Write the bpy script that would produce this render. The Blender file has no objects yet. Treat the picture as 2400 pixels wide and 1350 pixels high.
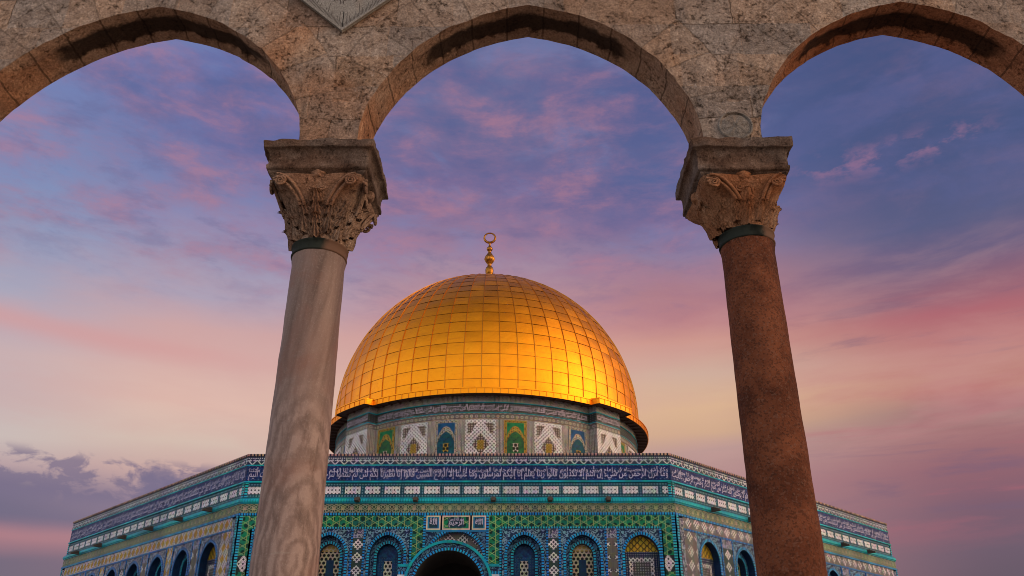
import bpy, math, random
from mathutils import Vector, noise as mnoise
from math import sin, cos, pi, radians, sqrt, atan2, hypot

random.seed(7)
SC = bpy.context.scene
COL = SC.collection
R = radians
EYE = 1.6            # the eye stands 1.6 m above the lower pavement; the code below counts heights from the eye
PLAT = 0.10          # platform level, counted from the eye

# ------------------------------------------------------------------ camera
cam_d = bpy.data.cameras.new('camera')
cam = bpy.data.objects.new('camera', cam_d)
COL.objects.link(cam)
cam.location = (0, 0, EYE)
cam.rotation_euler = (pi / 2 + 0.4625, 0, 0.0082)
cam_d.sensor_width = 36
cam_d.lens = 30.75
cam_d.clip_start = 0.1
cam_d.clip_end = 5000
SC.camera = cam
SC.view_settings.view_transform = 'Standard'
SC.view_settings.look = 'None'
SC.view_settings.exposure = 0.0
SC.view_settings.gamma = 1.0
SC.cycles.filter_width = 0.95      # a crisp lens

SUN_AZ, SUN_EL = 105.0, 12.0      # clockwise from the direction the camera looks

# ------------------------------------------------------------------ node helper
def lin(c):
    return tuple((v / 255 / 12.92 if v <= 10 else ((v / 255 + .055) / 1.055) ** 2.4) for v in c)

class S:
    def __init__(s, g, k): s.g, s.k = g, k
    def __add__(s, o): return s.g.m('ADD', s, o)
    def __radd__(s, o): return s.g.m('ADD', s, o)
    def __sub__(s, o): return s.g.m('SUBTRACT', s, o)
    def __rsub__(s, o): return s.g.m('SUBTRACT', o, s)
    def __mul__(s, o): return s.g.m('MULTIPLY', s, o)
    def __rmul__(s, o): return s.g.m('MULTIPLY', s, o)
    def __truediv__(s, o): return s.g.m('DIVIDE', s, o)
    def __neg__(s): return s.g.m('MULTIPLY', s, -1.0)
    def __lt__(s, o): return s.g.m('LESS_THAN', s, o)
    def __gt__(s, o): return s.g.m('GREATER_THAN', s, o)
    def frac(s): return s.g.m('FRACT', s)
    def floor(s): return s.g.m('FLOOR', s)
    def abs(s): return s.g.m('ABSOLUTE', s)
    def sin(s): return s.g.m('SINE', s)
    def mx(s, o): return s.g.m('MAXIMUM', s, o)
    def mn(s, o): return s.g.m('MINIMUM', s, o)
    def sat(s): return s.g.m('MINIMUM', s.g.m('MAXIMUM', s, 0.0), 1.0)
    def pow(s, o): return s.g.m('POWER', s, o)

class G:
    def __init__(s, nt): s.nt, s.cache = nt, {}
    def node(s, t): return s.nt.nodes.new(t)
    def put(s, inp, v):
        if isinstance(v, S): s.nt.links.new(v.k, inp)
        elif isinstance(v, (tuple, list)):
            inp.default_value = tuple(v) + ((1.0,) if len(v) == 3 and len(inp.default_value) == 4 else ())
        else: inp.default_value = v
    def m(s, op, *a):
        n = s.node('ShaderNodeMath'); n.operation = op
        for i, x in enumerate(a): s.put(n.inputs[i], x)
        return S(s, n.outputs[0])
    def mix(s, f, a, b, mode='MIX'):
        n = s.node('ShaderNodeMix'); n.data_type = 'RGBA'; n.blend_type = mode
        s.put(n.inputs[0], f); s.put(n.inputs[6], a); s.put(n.inputs[7], b)
        return S(s, n.outputs[2])
    def ss(s, x, a, b):
        n = s.node('ShaderNodeMapRange'); n.interpolation_type = 'SMOOTHSTEP'
        s.put(n.inputs[0], x); n.inputs[1].default_value = a; n.inputs[2].default_value = b
        return S(s, n.outputs[0])
    def xyz(s, v):
        n = s.node('ShaderNodeSeparateXYZ'); s.put(n.inputs[0], v)
        return [S(s, o) for o in n.outputs]
    def vec(s, x, y, z):
        n = s.node('ShaderNodeCombineXYZ')
        for i, q in enumerate((x, y, z)): s.put(n.inputs[i], q)
        return S(s, n.outputs[0])
    def tc(s, name):
        if name not in s.cache: s.cache[name] = S(s, s.node('ShaderNodeTexCoord').outputs[name])
        return s.cache[name]
    def uv(s):
        x = s.xyz(s.tc('UV')); return x[0], x[1]
    def noise(s, v, scale, detail=4, rough=.55, dist=0.0, col=False):
        n = s.node('ShaderNodeTexNoise')
        s.put(n.inputs['Vector'], v); n.inputs['Scale'].default_value = scale
        n.inputs['Detail'].default_value = detail; n.inputs['Roughness'].default_value = rough
        n.inputs['Distortion'].default_value = dist
        return S(s, n.outputs['Color' if col else 'Fac'])
    def voro(s, v, scale, feat='F1', out='Distance', rnd=1.0):
        n = s.node('ShaderNodeTexVoronoi'); n.feature = feat
        s.put(n.inputs['Vector'], v); n.inputs['Scale'].default_value = scale
        n.inputs['Randomness'].default_value = rnd
        return S(s, n.outputs[out])
    def ramp(s, f, stops, interp='LINEAR'):
        n = s.node('ShaderNodeValToRGB'); cr = n.color_ramp; cr.interpolation = interp
        while len(cr.elements) < len(stops): cr.elements.new(0.5)
        for e, (p, c) in zip(cr.elements, stops):
            e.position = p; e.color = tuple(c) + (1.0,)
        s.put(n.inputs[0], f)
        return S(s, n.outputs[0])
    def bump(s, h, strength=.5, dist=.02, normal=None):
        n = s.node('ShaderNodeBump'); n.inputs['Strength'].default_value = strength
        n.inputs['Distance'].default_value = dist; s.put(n.inputs['Height'], h)
        if normal: s.put(n.inputs['Normal'], normal)
        return S(s, n.outputs[0])
    # tile pattern pieces, all in metres on the tiled surface
    def lines(s, u, v, ang, p, w):
        a = R(ang); q = (u * (cos(a) / p) + v * (sin(a) / p)).frac() - .5
        return q.abs() < (w / p / 2)
    def dots(s, u, v, pu, pv, r, sh=0.0):
        a = ((u / pu + sh).frac() - .5) * pu; b = ((v / pv).frac() - .5) * pv
        return (a * a + b * b) < r * r
    def rings(s, u, v, p, r0, r1):
        row = (v / (p * .866)).floor()
        a = ((u / p + row * .5).frac() - .5) * p; b = ((v / (p * .866)).frac() - .5) * (p * .866)
        d = a * a + b * b
        return (d < r1 * r1) * (d > r0 * r0)
    def diam(s, u, v, pu, pv, r):
        return (((u / pu).frac() - .5).abs() + ((v / pv).frac() - .5).abs()) < r
    def box(s, u, v, u0, u1, v0, v1):
        return (u > u0) * (u < u1) * (v > v0) * (v < v1)

# ------------------------------------------------------------------ world: dusk sky
def build_world():
    w = bpy.data.worlds.new('World'); SC.world = w; w.use_nodes = True
    nt = w.node_tree; nt.nodes.clear(); g = G(nt)
    out = g.node('ShaderNodeOutputWorld')
    sky = g.node('ShaderNodeTexSky'); sky.sky_type = 'NISHITA'; sky.sun_disc = False
    sky.sun_elevation = R(SUN_EL); sky.sun_rotation = R(SUN_AZ)
    sky.dust_density = 2.0; sky.ozone_density = 2.0
    d = g.tc('Generated'); x, y, z = g.xyz(d)
    el = g.m('ARCSINE', z) * (180 / pi)
    az = g.m('ARCTAN2', x, y) * (180 / pi)
    wob = g.noise(g.vec(az * .05, el * .09, 0.0), 1.0, 3, .5) - .5
    f = ((el + wob * 3.0) - 5.0) / 42.0
    def rp(st): return g.ramp(f, [((e - 5) / 42, lin(c)) for e, c in st])
    r1 = rp([(6, (104, 86, 106)), (8.4, (106, 86, 108)), (9.5, (178, 116, 122)), (10.3, (106, 90, 116)), (12.1, (110, 94, 120)),
             (13.0, (188, 158, 158)), (14.5, (206, 188, 180)), (17, (202, 178, 176)), (19.2, (206, 176, 174)), (21.6, (176, 171, 188)),
             (24, (164, 160, 184)), (27, (140, 150, 186)), (31, (126, 138, 182)), (37, (112, 120, 172))])
    r2 = rp([(6, (110, 86, 104)), (8.6, (130, 96, 112)), (9.8, (180, 120, 124)), (10.6, (126, 102, 124)), (12.0, (150, 122, 138)), (13.4, (205, 165, 155)),
             (15, (218, 190, 172)), (17.5, (230, 188, 170)), (20, (222, 180, 168)), (22.5, (212, 168, 164)), (24.5, (180, 164, 182)),
             (27, (160, 154, 182)), (29.5, (150, 138, 174)), (33, (106, 104, 154)), (37, (106, 112, 166))])
    r3 = rp([(6, (150, 100, 110)), (12, (200, 150, 140)), (15, (216, 166, 142)), (18, (226, 182, 150)), (20, (228, 180, 156)),
             (22.5, (220, 164, 150)), (24.5, (204, 148, 148)), (26.5, (182, 140, 152)), (28.2, (168, 138, 160)), (30, (146, 118, 150)),
             (33, (112, 102, 148)), (36, (102, 102, 146)), (42, (104, 108, 152))])
    r4 = rp([(6, (150, 100, 110)), (13, (180, 130, 130)), (15.5, (192, 152, 142)), (16.6, (216, 172, 136)), (18.2, (226, 182, 142)), (20.2, (214, 176, 154)),
             (22.4, (212, 152, 136)), (23.6, (194, 130, 130)), (26, (172, 120, 132)), (28, (148, 122, 150)), (30.5, (112, 102, 148)),
             (33, (88, 98, 148)), (37, (84, 92, 142)), (42, (84, 90, 142))])
    r5 = rp([(6, (90, 66, 84)), (8.6, (106, 76, 94)), (11, (124, 80, 96)), (13, (148, 90, 98)), (15, (164, 106, 104)), (16.3, (164, 120, 112)),
             (17.4, (194, 130, 114)), (18.8, (196, 132, 118)), (20.2, (190, 118, 112)), (22, (178, 100, 104)), (23.8, (146, 94, 110)),
             (25.5, (106, 88, 120)), (27.5, (86, 86, 124)), (31, (70, 80, 124)), (38, (66, 78, 124))])
    c = g.mix(g.ss(az, -34, -22), r1, r2)
    c = g.mix(g.ss(az, -20, -4), c, r3)
    c = g.mix(g.ss(az, 0, 12), c, r4)
    c = g.mix(g.ss(az, 12, 29), c, r5)
    # soft mottled cloud: violet above, salmon patches strung out in level bands
    n1 = g.noise(g.vec(az * .075, el * .21, 0.0), 2.0, 9, .64, .25)
    n2 = g.noise(g.vec(az * .05 + el * .02, el * .12, 3.0), 2.2, 9, .60, .3)
    up = g.ss(el, 25, 31) * (1.0 - g.ss(el, 40, 47))
    c = g.mix(g.ss(n2, .47, .64) * up * .55, c, lin((88, 92, 142)))
    c = g.mix(g.ss(n2, .50, .36) * up * .38 * (1.0 - g.ss(az, 12, 25)), c, lin((118, 134, 184)))
    mid = g.ss(el, 22, 28) * (1.0 - g.ss(el, 38, 44)) * (1.0 - g.ss(az, 9, 20) * .85)
    n5 = g.noise(g.vec(az * .16, el * .40, 30.0), 2.0, 8, .66, .2)
    nm = n1 * .78 + n5 * .22
    c = g.mix(g.ss(nm, .38, .66) * mid * .58, c, lin((160, 116, 146)))
    c = g.mix(g.ss(nm, .50, .70) * mid * .34, c, lin((200, 132, 140)))
    nd = g.noise(g.vec(az * .12, el * .34, 44.0), 2.0, 8, .62, .2)
    c = g.mix(g.ss(nd, .48, .68) * mid * .34, c, lin((104, 98, 142)))
    low = g.ss(el, 8, 12) * (1.0 - g.ss(el, 22, 27))
    n3 = g.noise(g.vec(az * .03, el * .22, 7.0), 2.0, 8, .6, .3)
    c = g.mix(g.ss(n3, .50, .70) * low * (1.0 - g.ss(el, 15, 20) * .6) * g.ss(az, 6, 20) * .5, c, lin((186, 92, 102)))
    c = g.mix(g.ss(n3, .48, .34) * low * g.ss(az, 12, 26) * .45, c, lin((108, 82, 110)))
    n4 = g.noise(g.vec(az * .04, el * .16, 15.0), 2.4, 7, .58, .3)
    c = g.mix(g.ss(n4, .40, .64) * g.ss(el, 13, 16) * (1.0 - g.ss(el, 24, 29)) * .22, c, lin((214, 160, 152)))
    # long salmon streak on the left and a row of small pink puffs on the right
    st = ((el - 21.0 + (az + 30.0) * .030) + wob * 1.2)
    c = g.mix(g.m('EXPONENT', -(st * st) * 1.6) * (1.0 - g.ss(az, -27, -8)) * .68, c, lin((218, 156, 150)))
    pf = g.noise(g.vec(az * .22, el * .5, 11.0), 1.6, 5, .6)
    pe = (el - 32.0 - (az - 28.0) * .0) / .8
    c = g.mix(g.ss(pf, .47, .62) * g.m('EXPONENT', -(pe * pe)) * g.ss(az, 19, 23) * (1.0 - g.ss(az, 31, 35)) * .75, c, lin((150, 108, 140)))
    # a low bank of small dark cumulus at lower left
    q1 = g.noise(g.vec(az * .30, el * .55, 20.0), 2.0, 6, .58, .3)
    cum = g.ss(el, 10.9, 12.0) * (1.0 - g.ss(el, 13.7, 14.5)) * (1.0 - g.ss(az, -19, -16))
    c = g.mix(g.ss(q1 - (el - 12.6) * .05, .39, .53) * cum * .80, c, lin((120, 100, 126)))
    for (ca, ce, ra, re) in ((-22.7, 13.1, 1.2, 1.15), (-21.2, 12.6, 1.6, .8), (-19.4, 13.0, .9, .6), (-18.2, 12.4, 1.2, .55)):
        ua = (az - ca) / ra; ue = (el - ce) / re
        b = ua * ua + ue * ue + (g.noise(g.vec(az * .6, el * .9, 5.0), 1.5, 6, .62) - .5) * 3.2
        c = g.mix((1.0 - g.ss(b, .2, 1.4)) * .85, c, lin((118, 100, 128)))
    # behind the eye: the afterglow round the low sun, and a dusky violet rest
    cd = g.m('ABSOLUTE', az)
    back = g.ss(cd, 48, 85)
    cr = g.ramp((el + 5.0) / 95.0, [(0, (.44, .39, .37)), (.10, (1.10, 1.00, .95)), (.22, (1.26, 1.16, 1.12)), (.38, (.92, .88, .93)), (.52, (.46, .44, .50)), (.75, (.18, .18, .25)), (1, (.12, .12, .19))])
    c = g.mix(back, c, cr)
    s0 = Vector((sin(R(SUN_AZ)) * cos(R(SUN_EL)), cos(R(SUN_AZ)) * cos(R(SUN_EL)), sin(R(SUN_EL))))
    dt = x * s0.x + y * s0.y + z * s0.z
    gl = g.m('EXPONENT', (dt - 1.0) * 4.5)
    nn = g.node('ShaderNodeMix'); nn.data_type = 'RGBA'; nn.blend_type = 'ADD'
    g.put(nn.inputs[0], gl * back); g.put(nn.inputs[6], c); nn.inputs[7].default_value = (1.7, 1.0, .42, 1)
    c = S(g, nn.outputs[2])
    b1 = g.node('ShaderNodeBackground'); g.put(b1.inputs[0], c); b1.inputs[1].default_value = .90
    b2 = g.node('ShaderNodeBackground'); nt.links.new(sky.outputs[0], b2.inputs[0]); b2.inputs[1].default_value = .018
    ad = g.node('ShaderNodeAddShader'); nt.links.new(b1.outputs[0], ad.inputs[0]); nt.links.new(b2.outputs[0], ad.inputs[1])
    nt.links.new(ad.outputs[0], out.inputs[0])
build_world()

sun_d = bpy.data.lights.new('sun', 'SUN'); sun = bpy.data.objects.new('sun', sun_d); COL.objects.link(sun)
sun_d.energy = 1.1; sun_d.angle = R(50); sun_d.color = (1.0, .52, .26)
sv = Vector((sin(R(SUN_AZ)) * cos(R(SUN_EL)), cos(R(SUN_AZ)) * cos(R(SUN_EL)), sin(R(SUN_EL))))
sun.rotation_euler = (-sv).to_track_quat('-Z', 'Y').to_euler()
sun.location = sv * 200

# ------------------------------------------------------------------ mesh helper
class MB:
    def __init__(s): s.v, s.f, s.uv, s.mi = [], [], [], []
    def vert(s, p, uv=(0, 0)):
        s.v.append((p[0], p[1], p[2])); s.uv.append((uv[0], uv[1])); return len(s.v) - 1
    def face(s, ids, m=0): s.f.append(tuple(ids)); s.mi.append(m)
    def quad(s, ps, uvs=None, m=0):
        uvs = uvs or [(0, 0)] * len(ps)
        s.face([s.vert(p, q) for p, q in zip(ps, uvs)], m)
    def grid(s, pts, uvs=None, m=0, flip=False, closed=False):
        nr, nc = len(pts), len(pts[0])
        ix = [[s.vert(pts[i][j], uvs[i][j] if uvs else (j / max(1, nc - 1), i / max(1, nr - 1))) for j in range(nc)] for i in range(nr)]
        for i in range(nr - 1):
            for j in range(nc if closed else nc - 1):
                k = (j + 1) % nc
                q = (ix[i][j], ix[i][k], ix[i + 1][k], ix[i + 1][j])
                s.face(q[::-1] if flip else q, m)
        return ix
    def box(s, c, h, m=0, rz=0.0):
        x, y, z = c; a, b, d = h; ca, sa = cos(rz), sin(rz)
        P = [(x + ca * i * a - sa * j * b, y + sa * i * a + ca * j * b, z + k * d) for k in (-1, 1) for i, j in ((-1, -1), (1, -1), (1, 1), (-1, 1))]
        for q in ((3, 2, 1, 0), (4, 5, 6, 7), (0, 1, 5, 4), (1, 2, 6, 5), (2, 3, 7, 6), (3, 0, 4, 7)):
            s.quad([P[i] for i in q], [(0, 0), (1, 0), (1, 1), (0, 1)], m)
    def lathe(s, c, prof, n=48, m=0, rfun=None):
        rows, uvs = [], []
        for r, z in prof:
            rows.append([]); uvs.append([])
            for i in range(n + 1):
                a = 2 * pi * i / n; q = r * (rfun(a, z) if rfun else 1.0)
                rows[-1].append((c[0] + q * cos(a), c[1] + q * sin(a), c[2] + z)); uvs[-1].append((a * r, z))
        s.grid(rows, uvs, m)
    def tube(s, pts, rad, n=8, m=0):
        rows = []
        for i, p in enumerate(pts):
            p = Vector(p); t = (Vector(pts[min(i + 1, len(pts) - 1)]) - Vector(pts[max(i - 1, 0)])).normalized()
            a = t.orthogonal().normalized() if i == 0 else (rows_a - t * rows_a.dot(t)).normalized()
            rows_a = a; b = t.cross(a); r = rad[i] if isinstance(rad, (list, tuple)) else rad
            rows.append([tuple(p + a * (r * cos(2 * pi * k / n)) + b * (r * sin(2 * pi * k / n))) for k in range(n + 1)])
        s.grid(rows, None, m)
        for rw, fl in ((rows[0], True), (rows[-1], False)):
            s.face([s.vert(q) for q in (rw[:-1][::-1] if fl else rw[:-1])], m)

def link(o, parent=None):
    COL.objects.link(o)
    if parent: o.parent = parent
    return o

def worldloc(o):
    p = Vector((0, 0, 0))
    while o: p += o.location; o = o.parent
    return p

def obj(name, mb, mats, parent=None, smooth=False):
    me = bpy.data.meshes.new(name)
    off = worldloc(parent) if parent else Vector((0, 0, 0))
    me.from_pydata([(v[0] - off.x, v[1] - off.y, v[2] - off.z) for v in mb.v], [], mb.f)
    lay = me.uv_layers.new(name='UVMap')
    vi = [0] * len(me.loops); me.loops.foreach_get('vertex_index', vi)
    fl = []
    for i in vi: fl.extend(mb.uv[i])
    lay.data.foreach_set('uv', fl)
    for mm in (mats if isinstance(mats, (list, tuple)) else [mats]): me.materials.append(mm)
    me.polygons.foreach_set('material_index', mb.mi)
    me.polygons.foreach_set('use_smooth', [bool(smooth)] * len(me.polygons))
    me.update()
    o = bpy.data.objects.new(name, me)
    return link(o, parent)

def thing(name, label, cat, loc, group=None):
    o = bpy.data.objects.new(name, None); link(o); o.location = loc; o.empty_display_size = .3
    o['label'] = label; o['category'] = cat; o['kind'] = 'thing'
    if group: o['group'] = group
    return o

def struct(name, mb, m):
    o = obj(name, mb, m); o['kind'] = 'structure'; return o

# ------------------------------------------------------------------ materials
MATS = {}
def material(name, fn, rough=.5, metal=0.0, spec=.5):
    mt = bpy.data.materials.new(name); mt.use_nodes = True
    nt = mt.node_tree; g = G(nt); b = nt.nodes['Principled BSDF']
    b.inputs['Roughness'].default_value = rough; b.inputs['Metallic'].default_value = metal
    b.inputs['Specular IOR Level'].default_value = spec
    def setp(k, v): g.put(b.inputs[k], v)
    fn(g, setp); MATS[name] = mt
    return mt

NAVY, COBALT, TURQ, TEAL = (.007, .016, .095), (.012, .07, .34), (.004, .38, .50), (.008, .21, .28)
WHITE, GREEN, LIME, OLIVE = (.46, .51, .57), (.015, .19, .075), (.34, .46, .13), (.13, .13, .07)
YEL, GREY, DARK, BEIGE = (.52, .33, .04), (.15, .15, .17), (.012, .014, .02), (.42, .38, .26)
SKYB, PINK = (.02, .25, .62), (.42, .27, .22)

def tile(name, fn, rough=.42):
    def f(g, setp):
        u, v = g.uv(); c = fn(g, u, v)
        p = g.vec(u, v, 0.0)
        dirt = g.noise(g.tc('Object'), .55, 6, .65)
        c = g.mix(1.0, c, g.ramp(dirt, [(.25, (.62, .62, .64)), (.55, (1, 1, 1)), (.8, (1.15, 1.1, 1.02))]), 'MULTIPLY')
        pt = g.noise(g.vec((u / .9).floor() * 3.7, (v / .7).floor() * 5.1, 2.0), 1.0, 0)
        c = g.mix(1.0, c, g.ramp(pt, [(.3, (.80, .80, .82)), (.5, (1, 1, 1)), (.7, (1.16, 1.12, 1.05))]), 'MULTIPLY')
        c = g.mix(((u / .45).frac() < .03).mx((v / .45).frac() < .03) * .35, c, (.02, .02, .022))
        tn = g.voro(p, 5.0, 'F1', 'Color', .35)
        c = g.mix(.16, c, tn, 'OVERLAY')
        setp('Base Color', c)
        setp('Normal', g.bump(g.noise(p, 14, 5, .7), .35, .02))
        setp('Roughness', g.noise(p, 2.0, 3) * .3 + (rough - .12))
    return material(name, f, rough, 0.0, .10)

def t_parapet(g, u, v):
    c = g.mix(g.lines(u, v, 45, .30, .05).mx(g.lines(u, v, -45, .30, .05)) * (v < .22), (.022, .034, .075), WHITE)
    c = g.mix(g.dots(u, v, .10, .12, .030) * (v > .17), c, WHITE)
    c = g.mix(g.dots(u, v, .212, .4, .045), c, WHITE)
    c = g.mix((g.noise(g.vec(u, v, 0.0), .5, 2) > .5) * .25, c, (.10, .12, .10))
    return c
def t_script(g, u, v):
    n = g.noise(g.vec(u, v, 0.0), 5.0, 2)
    c = g.mix(((n - .5).abs() < .035) * .5, NAVY, (.02, .07, .26))
    return g.mix(g.dots(u, v, .17, .15, .018), c, (.14, .20, .36))
def t_panelband(g, u, v):
    fu = ((u / .9).frac() - .5) * .9
    rect = (fu.abs() < .35) * (v > .15) * (v < .49)
    lat = g.lines(u, v, 45, .118, .046).mx(g.lines(u, v, -45, .118, .046)).mx(g.dots(u, v, .167, .167, .035))
    c = g.mix(g.dots(u, v, .13, .13, .036), (.010, .06, .095), (.10, .25, .33))
    c = g.mix(rect, c, (.03, .035, .05))
    return g.mix(rect * lat, c, (.60, .63, .70))
def t_turq(g, u, v):
    n = g.noise(g.vec(u * .35, v, 0.0), 2.2, 5, .6)
    c = g.mix(g.ss(n, .35, .65), TURQ, TEAL)
    return g.mix((n > .74), c, WHITE)
def t_cornice(g, u, v):
    d = ((u / .12).frac() < .55) * (v > .10) * (v < .27)
    n = g.noise(g.vec(u * .3, v, 4.0), 1.6, 6, .7)
    c = g.mix(d, (.008, .24, .32), (.012, .44, .52))
    c = g.mix(g.ss(n, .45, .62) * .6, c, (.02, .10, .16))
    return g.mix((n > .69) * (v > .12), c, (.55, .55, .5))
def t_olive(g, u, v):
    c = g.mix(g.rings(u, v, .2, .052, .084), (.025, .05, .036), (.24, .30, .20))
    c = g.mix(g.dots(u, v, .4, .4, .08), c, (.34, .29, .18))
    return g.mix(g.lines(u, v, 60, .2, .026).mx(g.lines(u, v, -60, .2, .026)), c, (.20, .24, .16))
def t_bead(a, b, p=.12):
    def f(g, u, v):
        w = g.noise(g.vec(u, v, 0.0), .8, 3)
        return g.mix(((u / p).frac() < .58), (.008, .016, .045), g.mix(g.ss(w, .35, .65), a, b))
    return f
def t_green(g, u, v):
    L = g.lines(u, v, 0, .29, .028).mx(g.lines(u, v, 60, .29, .028)).mx(g.lines(u, v, -60, .29, .028))
    n = g.noise(g.vec(u, v, 0.0), .7, 3)
    c = g.mix(g.rings(u, v + .06, .335, 0.0, .10), g.mix(g.ss(n, .4, .6), (.006, .19, .095), (.008, .14, .11)), (.004, .035, .03))
    return g.mix(L, c, (.20, .36, .14))
def t_rosette(g, u, v):
    d = (u.abs() / .28 + v.abs() / .40)
    lat = g.lines(u, v, 45, .13, .05).mx(g.lines(u, v, -45, .13, .05)).mx(g.dots(u, v, .184, .184, .03))
    return g.mix((d < 1.0) * lat, (.02, .03, .035), (.62, .60, .63))
def t_floral(a, b, k=5.5):
    def f(g, u, v):
        p = g.vec(u, v, 0.0)
        n = g.noise(p, k, 2, .5, .8); m = g.noise(p, k * 1.7, 2, .5)
        return g.mix(((n - .5).abs() < .05).mx(m > .62), a, b)
    return f
def t_diam(pu, pv, a, b, shift=0.0):
    def f(g, u, v):
        uu = u + shift
        d = g.diam(uu, v, pu, pv, .44)
        lat = g.lines(u, v, 45, .13, .045).mx(g.lines(u, v, -45, .13, .045))
        return g.mix(d * lat, g.mix(d, a, (.05, .05, .07)), b)
    return f
def t_ydiam(g, u, v):
    d = g.diam(u, v, .5, .5, .42)
    L = g.lines(u, v, 45, .11, .04).mx(g.lines(u, v, -45, .11, .04))
    c = g.mix(L, (.06, .06, .08), (.52, .50, .53))
    return g.mix(d, c, g.mix(L, (.56, .35, .035), (.20, .12, .02)))
def t_hexfill(g, u, v):       # pale hexagon lattice with a dark blue light in the middle
    c = g.mix(g.rings(u, v, .19, 0.0, .06), (.46, .43, .32), (.01, .014, .02))
    c = g.mix(g.rings(u, v, .19, .060, .075), c, (.25, .23, .12))
    c = g.mix((v > .24) * (g.rings(u, v, .19, .0, .075)), c, (.38, .31, .10))
    return g.mix((u.abs() < .17) * (v < -.12), c, (.008, .04, .10))
def t_bluefill(g, u, v):
    n = g.noise(g.vec(u, v, 0.0), 6, 3)
    c = g.mix(g.dots(u, v, .11, .11, .026) * (v < -.05), g.mix(g.ss(n, .35, .65), (.004, .026, .10), (.005, .075, .20)), (.03, .10, .17))
    in_ = (u.abs() < .18) * (v < -.17)
    return g.mix(in_, c, g.mix(g.rings(u + .09, v, .18, 0.0, .058), (.50, .48, .42), (.01, .014, .02)))
def t_yelfill(g, u, v):
    L = g.lines(u, v, 45, .20, .04).mx(g.lines(u, v, -45, .20, .04)).mx(g.lines(u, v, 0, .14, .02))
    y = g.mix(L, (.42, .30, .02), (.05, .045, .015))
    low = g.mix(g.dots(u, v, .1, .1, .026), (.012, .02, .06), (.18, .20, .24))
    fr = g.box(u, v, -.55, .55, -3.2, -.08)
    W = g.lines(u, v, 45, .13, .05).mx(g.lines(u, v, -45, .13, .05))
    low = g.mix(fr, low, g.mix(W, (.02, .025, .04), (.52, .51, .53)))
    inn = g.box(u, v, -.40, .40, -3.0, -.24)
    low = g.mix(inn, low, g.mix(g.dots(u, v, .11, .11, .03), (.05, .052, .06), (.22, .22, .24)))
    return g.mix((v > .17), low, y)
def t_greenfill(g, u, v):
    c = g.mix(g.rings(u, v, .24, .0, .075), (.44, .42, .22), (.01, .02, .015))
    return g.mix(g.noise(g.vec(u, v, 0.0), 3, 2) > .56, c, g.mix(.5, c, (.10, .2, .04)))
def t_kufic(g, u, v):
    return (.02, .06, .16) and g.mix(g.noise(g.vec(u, v, 0.0), 8, 2) > .55, (.010, .045, .085), (.014, .03, .06))
def t_marble(g, u, v):
    p = g.vec(u, v, 0.0); n = g.noise(p, 1.4, 8, .6, 1.5)
    j = ((u / 1.2).frac() < .012).mx((v / 1.1).frac() < .012)
    return g.mix(j, g.mix(g.ss(n, .35, .65), (.24, .23, .23), (.42, .40, .38)), (.08, .08, .08))
def t_drumband(g, u, v):
    c = g.mix(g.rings(u, v, .17, .04, .072), (.11, .10, .09), (.54, .51, .47))
    return g.mix(g.lines(u, v, 0, .34, .04), c, (.12, .12, .115))
def t_beadring(g, u, v):
    a = (u / .62).frac()
    r1 = g.rings(u, v - .02, .31, .055, .10)
    c = g.mix(r1, (.10, .09, .08), (.54, .50, .43))
    return g.mix((a > .45) * g.rings(u, v, .31, 0.0, .05), c, (.32, .27, .08))
def t_drumscript(g, u, v):
    return g.mix(g.dots(u, v, .13, .12, .026), (.028, .034, .034), (.26, .27, .26))
def t_whitepanel(g, u, v):    # v runs down from the top of the panel
    L = g.lines(u, v, 45, .17, .075).mx(g.lines(u, v, -45, .17, .075))
    c = g.mix(L, (.13, .12, .125), (.72, .71, .72))
    br = g.mix(g.dots(u, v, .16, .16, .05), (.055, .036, .03), (.46, .42, .36))
    arch = (v < (.30 + .62 * .95) - u.abs() * .0) * (v < u * u * 2.1 + .14) * (v > .22) * (u.abs() < .80) * (v < 1.25)
    c = g.mix(arch, c, br)
    med = (u.abs() / .52 + (v - 1.62).abs() / .72) < 1.0
    c = g.mix(med, c, br)
    ctr = g.box(u, v, -.20, .20, 1.36, 1.95)
    return g.mix(ctr, c, g.mix(g.lines(u, v, 45, .13, .05).mx(g.lines(u, v, -45, .13, .05)), (.50, .33, .04), (.18, .11, .02)))
def t_colpanel(top, low, ring, ctr):
    def f(g, u, v):
        rg = g.rings(u, v, .25, .062, .114); hole = g.rings(u, v, .25, 0.0, .062)
        n = g.noise(g.vec(u, v, 0.0), 5, 2)
        a = .42 + 1.05 * 0.0
        t0 = u * u * 2.1 + .40
        c = g.mix((v > t0 + .36), top, low)
        c = g.mix((n > .56) * .5, c, (.01, .03, .03))
        band = (v > t0) * (v < t0 + .36)
        edge = (u.abs() > .56).mx(v < .17).mx(v > 2.3)
        msk = band.mx(edge)
        c = g.mix(msk * rg, c, ring)
        c = g.mix(msk * hole, c, (.02, .018, .012))
        ct = g.box(u, v, -.19, .19, 1.50, 2.06)
        return g.mix(ct, c, g.mix(rg.mx(hole), ctr, (.02, .02, .015)))
    return f

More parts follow.
